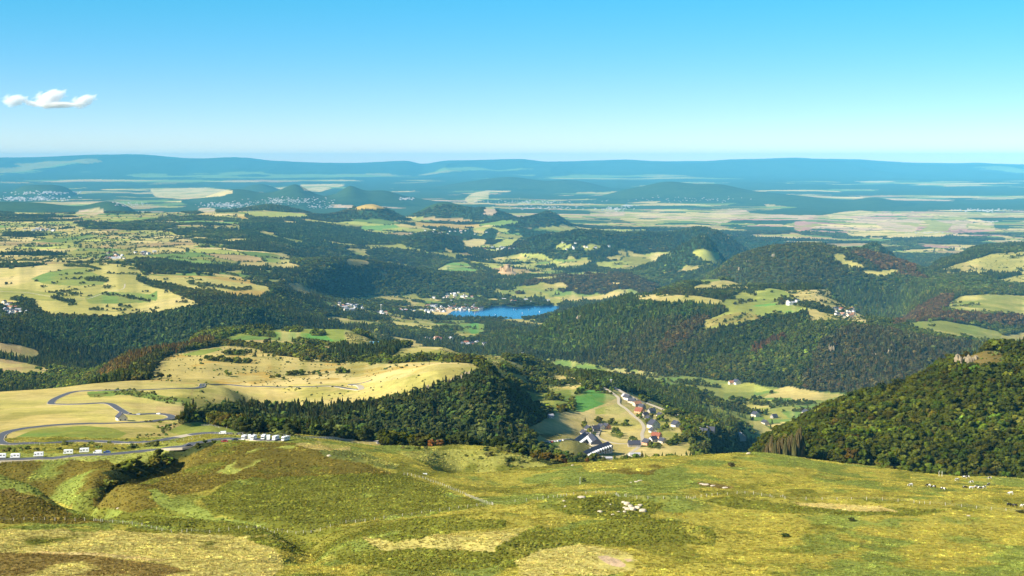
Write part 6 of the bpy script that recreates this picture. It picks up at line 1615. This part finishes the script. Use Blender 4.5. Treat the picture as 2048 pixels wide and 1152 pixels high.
# ------------------------------------------------------------ single trees, bushes, masts
def lone(px, py, h, w, colr, label, d0, d1, kind='b', name='broadleaf_tree', cat='tree', group=None, sink=.0):
    q = ground(px, py, dmin=d0, dmax=d1); q.z -= sink * h
    return place_tree(kind, rr.randrange(12), q, w, h, rr.uniform(0, 6), colr, label, cat, group, name)
for k, (px, py, h, w, colr, lab) in enumerate([(1463, 934, 3.2, 4.6, (.07, .06, .02), 'round dark bush alone on the pasture'), (1571, 1074, 1.6, 3.6, (.035, .05, .012), 'low dark bush on the lower right slope'), (1703, 1042, 1.5, 3.4, (.04, .045, .015), 'dark bush below the cow fence'),
                                               (1168, 966, 3.0, 2.6, (.06, .07, .02), 'bush behind the pale dead stem'), (2043, 1026, 1.4, 5.0, (.05, .05, .015), 'low dark bush at the right edge by the fence'), (1175, 924, 3.4, 3.2, (.12, .06, .02), 'rusty bush on the edge of the pasture'), (862, 888, 6, 6, (.17, .07, .02), 'orange leaved tree at the foot of the spur'), (880, 888, 5, 7, (.12, .06, .02), 'russet bush right of the orange tree')]):
    lone(px, py, h, w, colr, lab, 480, 1330, name='bush', cat='bush', sink=.12)
for k, (px, py, h, w, lab) in enumerate([(1527, 905, 15, 3.0, 'short poplar at the left end of the row'), (1535, 901, 17, 3.2, 'second poplar from the left'), (1544, 903, 24, 3.4, 'tall poplar where the row steps up'), (1551, 893, 17, 3.2, 'fourth poplar from the left'), (1558, 892, 17, 3.4, 'fifth poplar from the left'), (1565, 891, 17, 3.2, 'poplar in the middle of the row'),
                                         (1572, 890, 18, 3.2, 'seventh poplar from the left'), (1578, 889, 18, 3.2, 'eighth poplar from the left'), (1584, 889, 19, 3.4, 'poplar with a bright pale trunk'), (1590, 888, 20, 3.4, 'tenth poplar from the left'), (1596, 887, 24, 3.6, 'tallest poplar near the right end'), (1601, 886, 24, 3.2, 'last poplar touching the wooded hill')]):
    q = ground(px, 906, d=1262 + (k % 3) * 8); s_b = float(px_ray(px, py)[1]); q.z = max(q.z, CAM_Z + s_b * q.y)
    g0 = zat(q.x, q.y); base = g0; top = CAM_Z + float(px_ray(px, py - h * 2.5)[1]) * q.y
    t = link('poplar', None, None, Vector((q.x, q.y, base))); H = top - base; t.scale = (w * 2.0, w * 2.0, H); tag(t, 'brown narrow ' + lab, 'tree', 'brown poplars at the foot of the near hill')
    c = link('crown', POPLAR if 'POPLAR' in globals() else None, t) if False else None
    if k == 0: POP = crown_broad(71, 1, 260, wide=.5).mesh('crown', M_LEAF_O); POPT = trunk_mesh('trunk', .8, .03, False)
    c = link('crown', POP, t); c.color = (.105, .080, .030, 1) if k % 3 else (.075, .072, .024, 1); link('trunk', POPT, t)
M_DEAD = simple_mat('bleached_wood', (.66, .62, .52), .9, .1, .1, 3)
def dead_tree(px, py, h, label, d0, d1, seed):
    q = ground(px, py, dmin=d0, dmax=d1); r = random.Random(seed); mb = MB(); mb.cyl((0, 0, 0), .16, .06, -.2, h, 7)
    for k in range(7):
        a = r.uniform(0, 6.28); z = h * r.uniform(.25, .85); L = h * r.uniform(.2, .4); p0 = Vector((0, 0, z)); p1 = p0 + Vector((math.cos(a) * L * .6, math.sin(a) * L * .6, L)); w = .07
        mb.add([p0 + Vector((w, 0, 0)), p0 + Vector((-w, w, 0)), p0 + Vector((-w, -w, 0)), p1 + Vector((.02, 0, 0)), p1 + Vector((-.02, .02, 0)), p1 + Vector((-.02, -.02, 0))], [(0, 1, 4, 3), (1, 2, 5, 4), (2, 0, 3, 5), (3, 4, 5)])
    t = root('dead_tree', q, label, 'dead tree'); mb.build('trunk', M_DEAD, t)
dead_tree(1160, 968, 3.6, 'bleached dead stem in the fold of the pasture', 700, 1000, 1)
dead_tree(1878, 953, 3.4, 'bleached dead tree under the wood edge, left', 800, 1040, 2); dead_tree(1884, 953, 3.0, 'bleached dead tree under the wood edge, right', 800, 1040, 3)
def mast(px, py, h, label, d0, d1, arm=True):
    q = ground(px, py, dmin=d0, dmax=d1); t = root('mast', q, label, 'mast'); r = h * .018
    MB().cyl((0, 0, 0), r * 1.3, r, -1, h, 8).build('pole', M_FRAME, t)
    if arm: MB().box(-h * .16, h * .16, -r, r, h * .9, h * .95).box(-h * .13, -h * .08, -r * 2, r * 2, h * .95, h * 1.02).box(h * .08, h * .13, -r * 2, r * 2, h * .95, h * 1.02).build('crossarm', M_FRAME, t)
    clear_spots.append((q.x, q.y))
mast(1222, 773, 13, 'white forked mast at the top of the hamlet road', 2100, 3300); mast(1045, 707, 14, 'pale mast on the dry knoll before the valley', 3200, 4400); mast(762, 622, 34, 'white pylon frame over the valley village', 6600, 9300); mast(1460, 860, 12, 'white pole in the meadow right of the hamlet', 2100, 3500, False)
q = ground(850, 948, dmin=700, dmax=1000); t = root('water_trough', q, 'small white water trough where two fences meet', 'trough'); MB().box(-1.1, 1.1, -.5, .5, -.3, .5).build('tank', M_WHITE, t); MB().box(-1.0, 1.0, -.42, .42, .5, .53).build('water_surface', M_GLASS, t)

# ------------------------------------------------------------ boats
M_HULL = simple_mat('boat_hull', (.78, .74, .66), .5, .4, .05, 1); M_SAIL = simple_mat('sailcloth', (.82, .80, .74), .8, .1, .05, 1)
for k, (px, py, rz, lab) in enumerate([(949, 627.5, 20, 'sailing boat at the left of the lake'), (990, 629.5, 100, 'sailing boat near the lower shore of the lake'), (1027, 619, 60, 'left boat of the pair in the upper lake'), (1032, 619.5, 80, 'right boat of the pair in the upper lake'), (1044.5, 626.5, 10, 'boat in the middle of the lake'), (1057, 620, 40, 'boat right of the upper pair'), (1079, 624, 150, 'boat nearest the wooded ridge')]):
    u, s = px_ray(px, py); d = (LAKE_Z + .1) / float(s); t = root('sailing_boat', Vector((float(u) * d, d, LAKE_Z + CAM_Z)), 'small white ' + lab, 'boat', 'boats on the lake', math.radians(rz), 1.0)
    MB().add([(-3, -1, .9), (-3, 1, .9), (1.5, 1.1, .9), (3.6, 0, 1.0), (1.5, -1.1, .9), (-2.8, -.6, -.2), (-2.8, .6, -.2), (1.5, .6, -.2), (3.0, 0, -.2), (1.5, -.6, -.2)], [(0, 1, 2, 3, 4), (9, 8, 7, 6, 5), (0, 5, 6, 1), (1, 6, 7, 2), (2, 7, 8, 3), (3, 8, 9, 4), (4, 9, 5, 0)]).build('hull', M_HULL, t)
    MB().cyl((.4, 0, 0), .08, .05, .9, 7.5, 6).build('mast_pole', M_FRAME, t)
    MB().add([(.3, 0, 1.4), (-2.6, .35, 1.5), (.3, 0, 7.2), (.35, .05, 1.4), (-2.6, .42, 1.5), (.35, .05, 7.2)], [(0, 1, 2), (3, 5, 4), (0, 3, 4, 1), (1, 4, 5, 2), (2, 5, 3, 0)]).build('sail', M_SAIL, t)
# ------------------------------------------------------------ air
hz = bpy.data.materials.new('air'); hz.use_nodes = True
hn, hl = hz.node_tree.nodes, hz.node_tree.links
hn.clear()
ho = hn.new('ShaderNodeOutputMaterial'); hv = hn.new('ShaderNodeVolumePrincipled')
hv.inputs['Color'].default_value = (0.14, 0.57, 0.92, 1)
hv.inputs['Density'].default_value = 1.45e-5
hv.inputs['Anisotropy'].default_value = -0.35
hl.new(hv.outputs[0], ho.inputs['Volume'])
zlow = float(Zrel.min()) + CAM_Z
print('highest', float(Zrel.max()))
hb = MB().box(-50000, 50000, -60, 78500, zlow - 30, max(CAM_Z + 30, CAM_Z + float(Zrel.max()) + 25))
haze = hb.build('haze', hz); tag(haze, 'thin blue summer haze over the plain', 'haze', None, 'stuff')
# ------------------------------------------------------------ the small cloud
def cloud_mat():
    m = bpy.data.materials.new('cloud_vapour'); m.use_nodes = True; nt = m.node_tree; nt.nodes.clear()
    out = nt.nodes.new('ShaderNodeOutputMaterial'); v = nt.nodes.new('ShaderNodeVolumePrincipled')
    v.inputs['Color'].default_value = (1, 1, 1, 1); v.inputs['Anisotropy'].default_value = -.2
    tc = nt.nodes.new('ShaderNodeTexCoord')
    ln = nt.nodes.new('ShaderNodeVectorMath'); ln.operation = 'LENGTH'; nt.links.new(tc.outputs['Object'], ln.inputs[0])
    n = nnoise(nt, tc.outputs['Object'], 2.2, 6, .62)
    d = nmath(nt, 'SUBTRACT', nmath(nt, 'MULTIPLY_ADD', n, 2.6, -.70), nmath(nt, 'POWER', ln.outputs['Value'], 2.0))
    d = nmath(nt, 'MULTIPLY', nmath(nt, 'MAXIMUM', d, 0), .013)
    nt.links.new(d, v.inputs['Density']); nt.links.new(v.outputs[0], out.inputs['Volume'])
    return m
CM = cloud_mat()
for (px, py, w, h, tilt, lab) in [(28, 200, 34, 16, .1, 'left white puff of the small cloud'), (62, 206, 26, 8, -.3, 'thin grey wisp of the small cloud'), (98, 196, 44, 22, .3, 'largest white puff in the middle of the small cloud'), (112, 209, 62, 9, 0, 'flat bluish base of the small cloud'), (165, 202, 36, 16, .3, 'right white puff of the small cloud')]:
    d = 45000.0; u, s = px_ray(px, py); mb = MB(); mb.add(ICO2[0] * 1.0, ICO2[1])
    o = mb.build('cloud', CM, None, Vector((float(u) * d, d, CAM_Z + float(s) * d))); o.scale = (w / F_PX * d, w / F_PX * d * .6, h / F_PX * d); o.rotation_euler = (0, -tilt, 0)
    tag(o, lab, 'cloud', 'puffs of the small cloud')
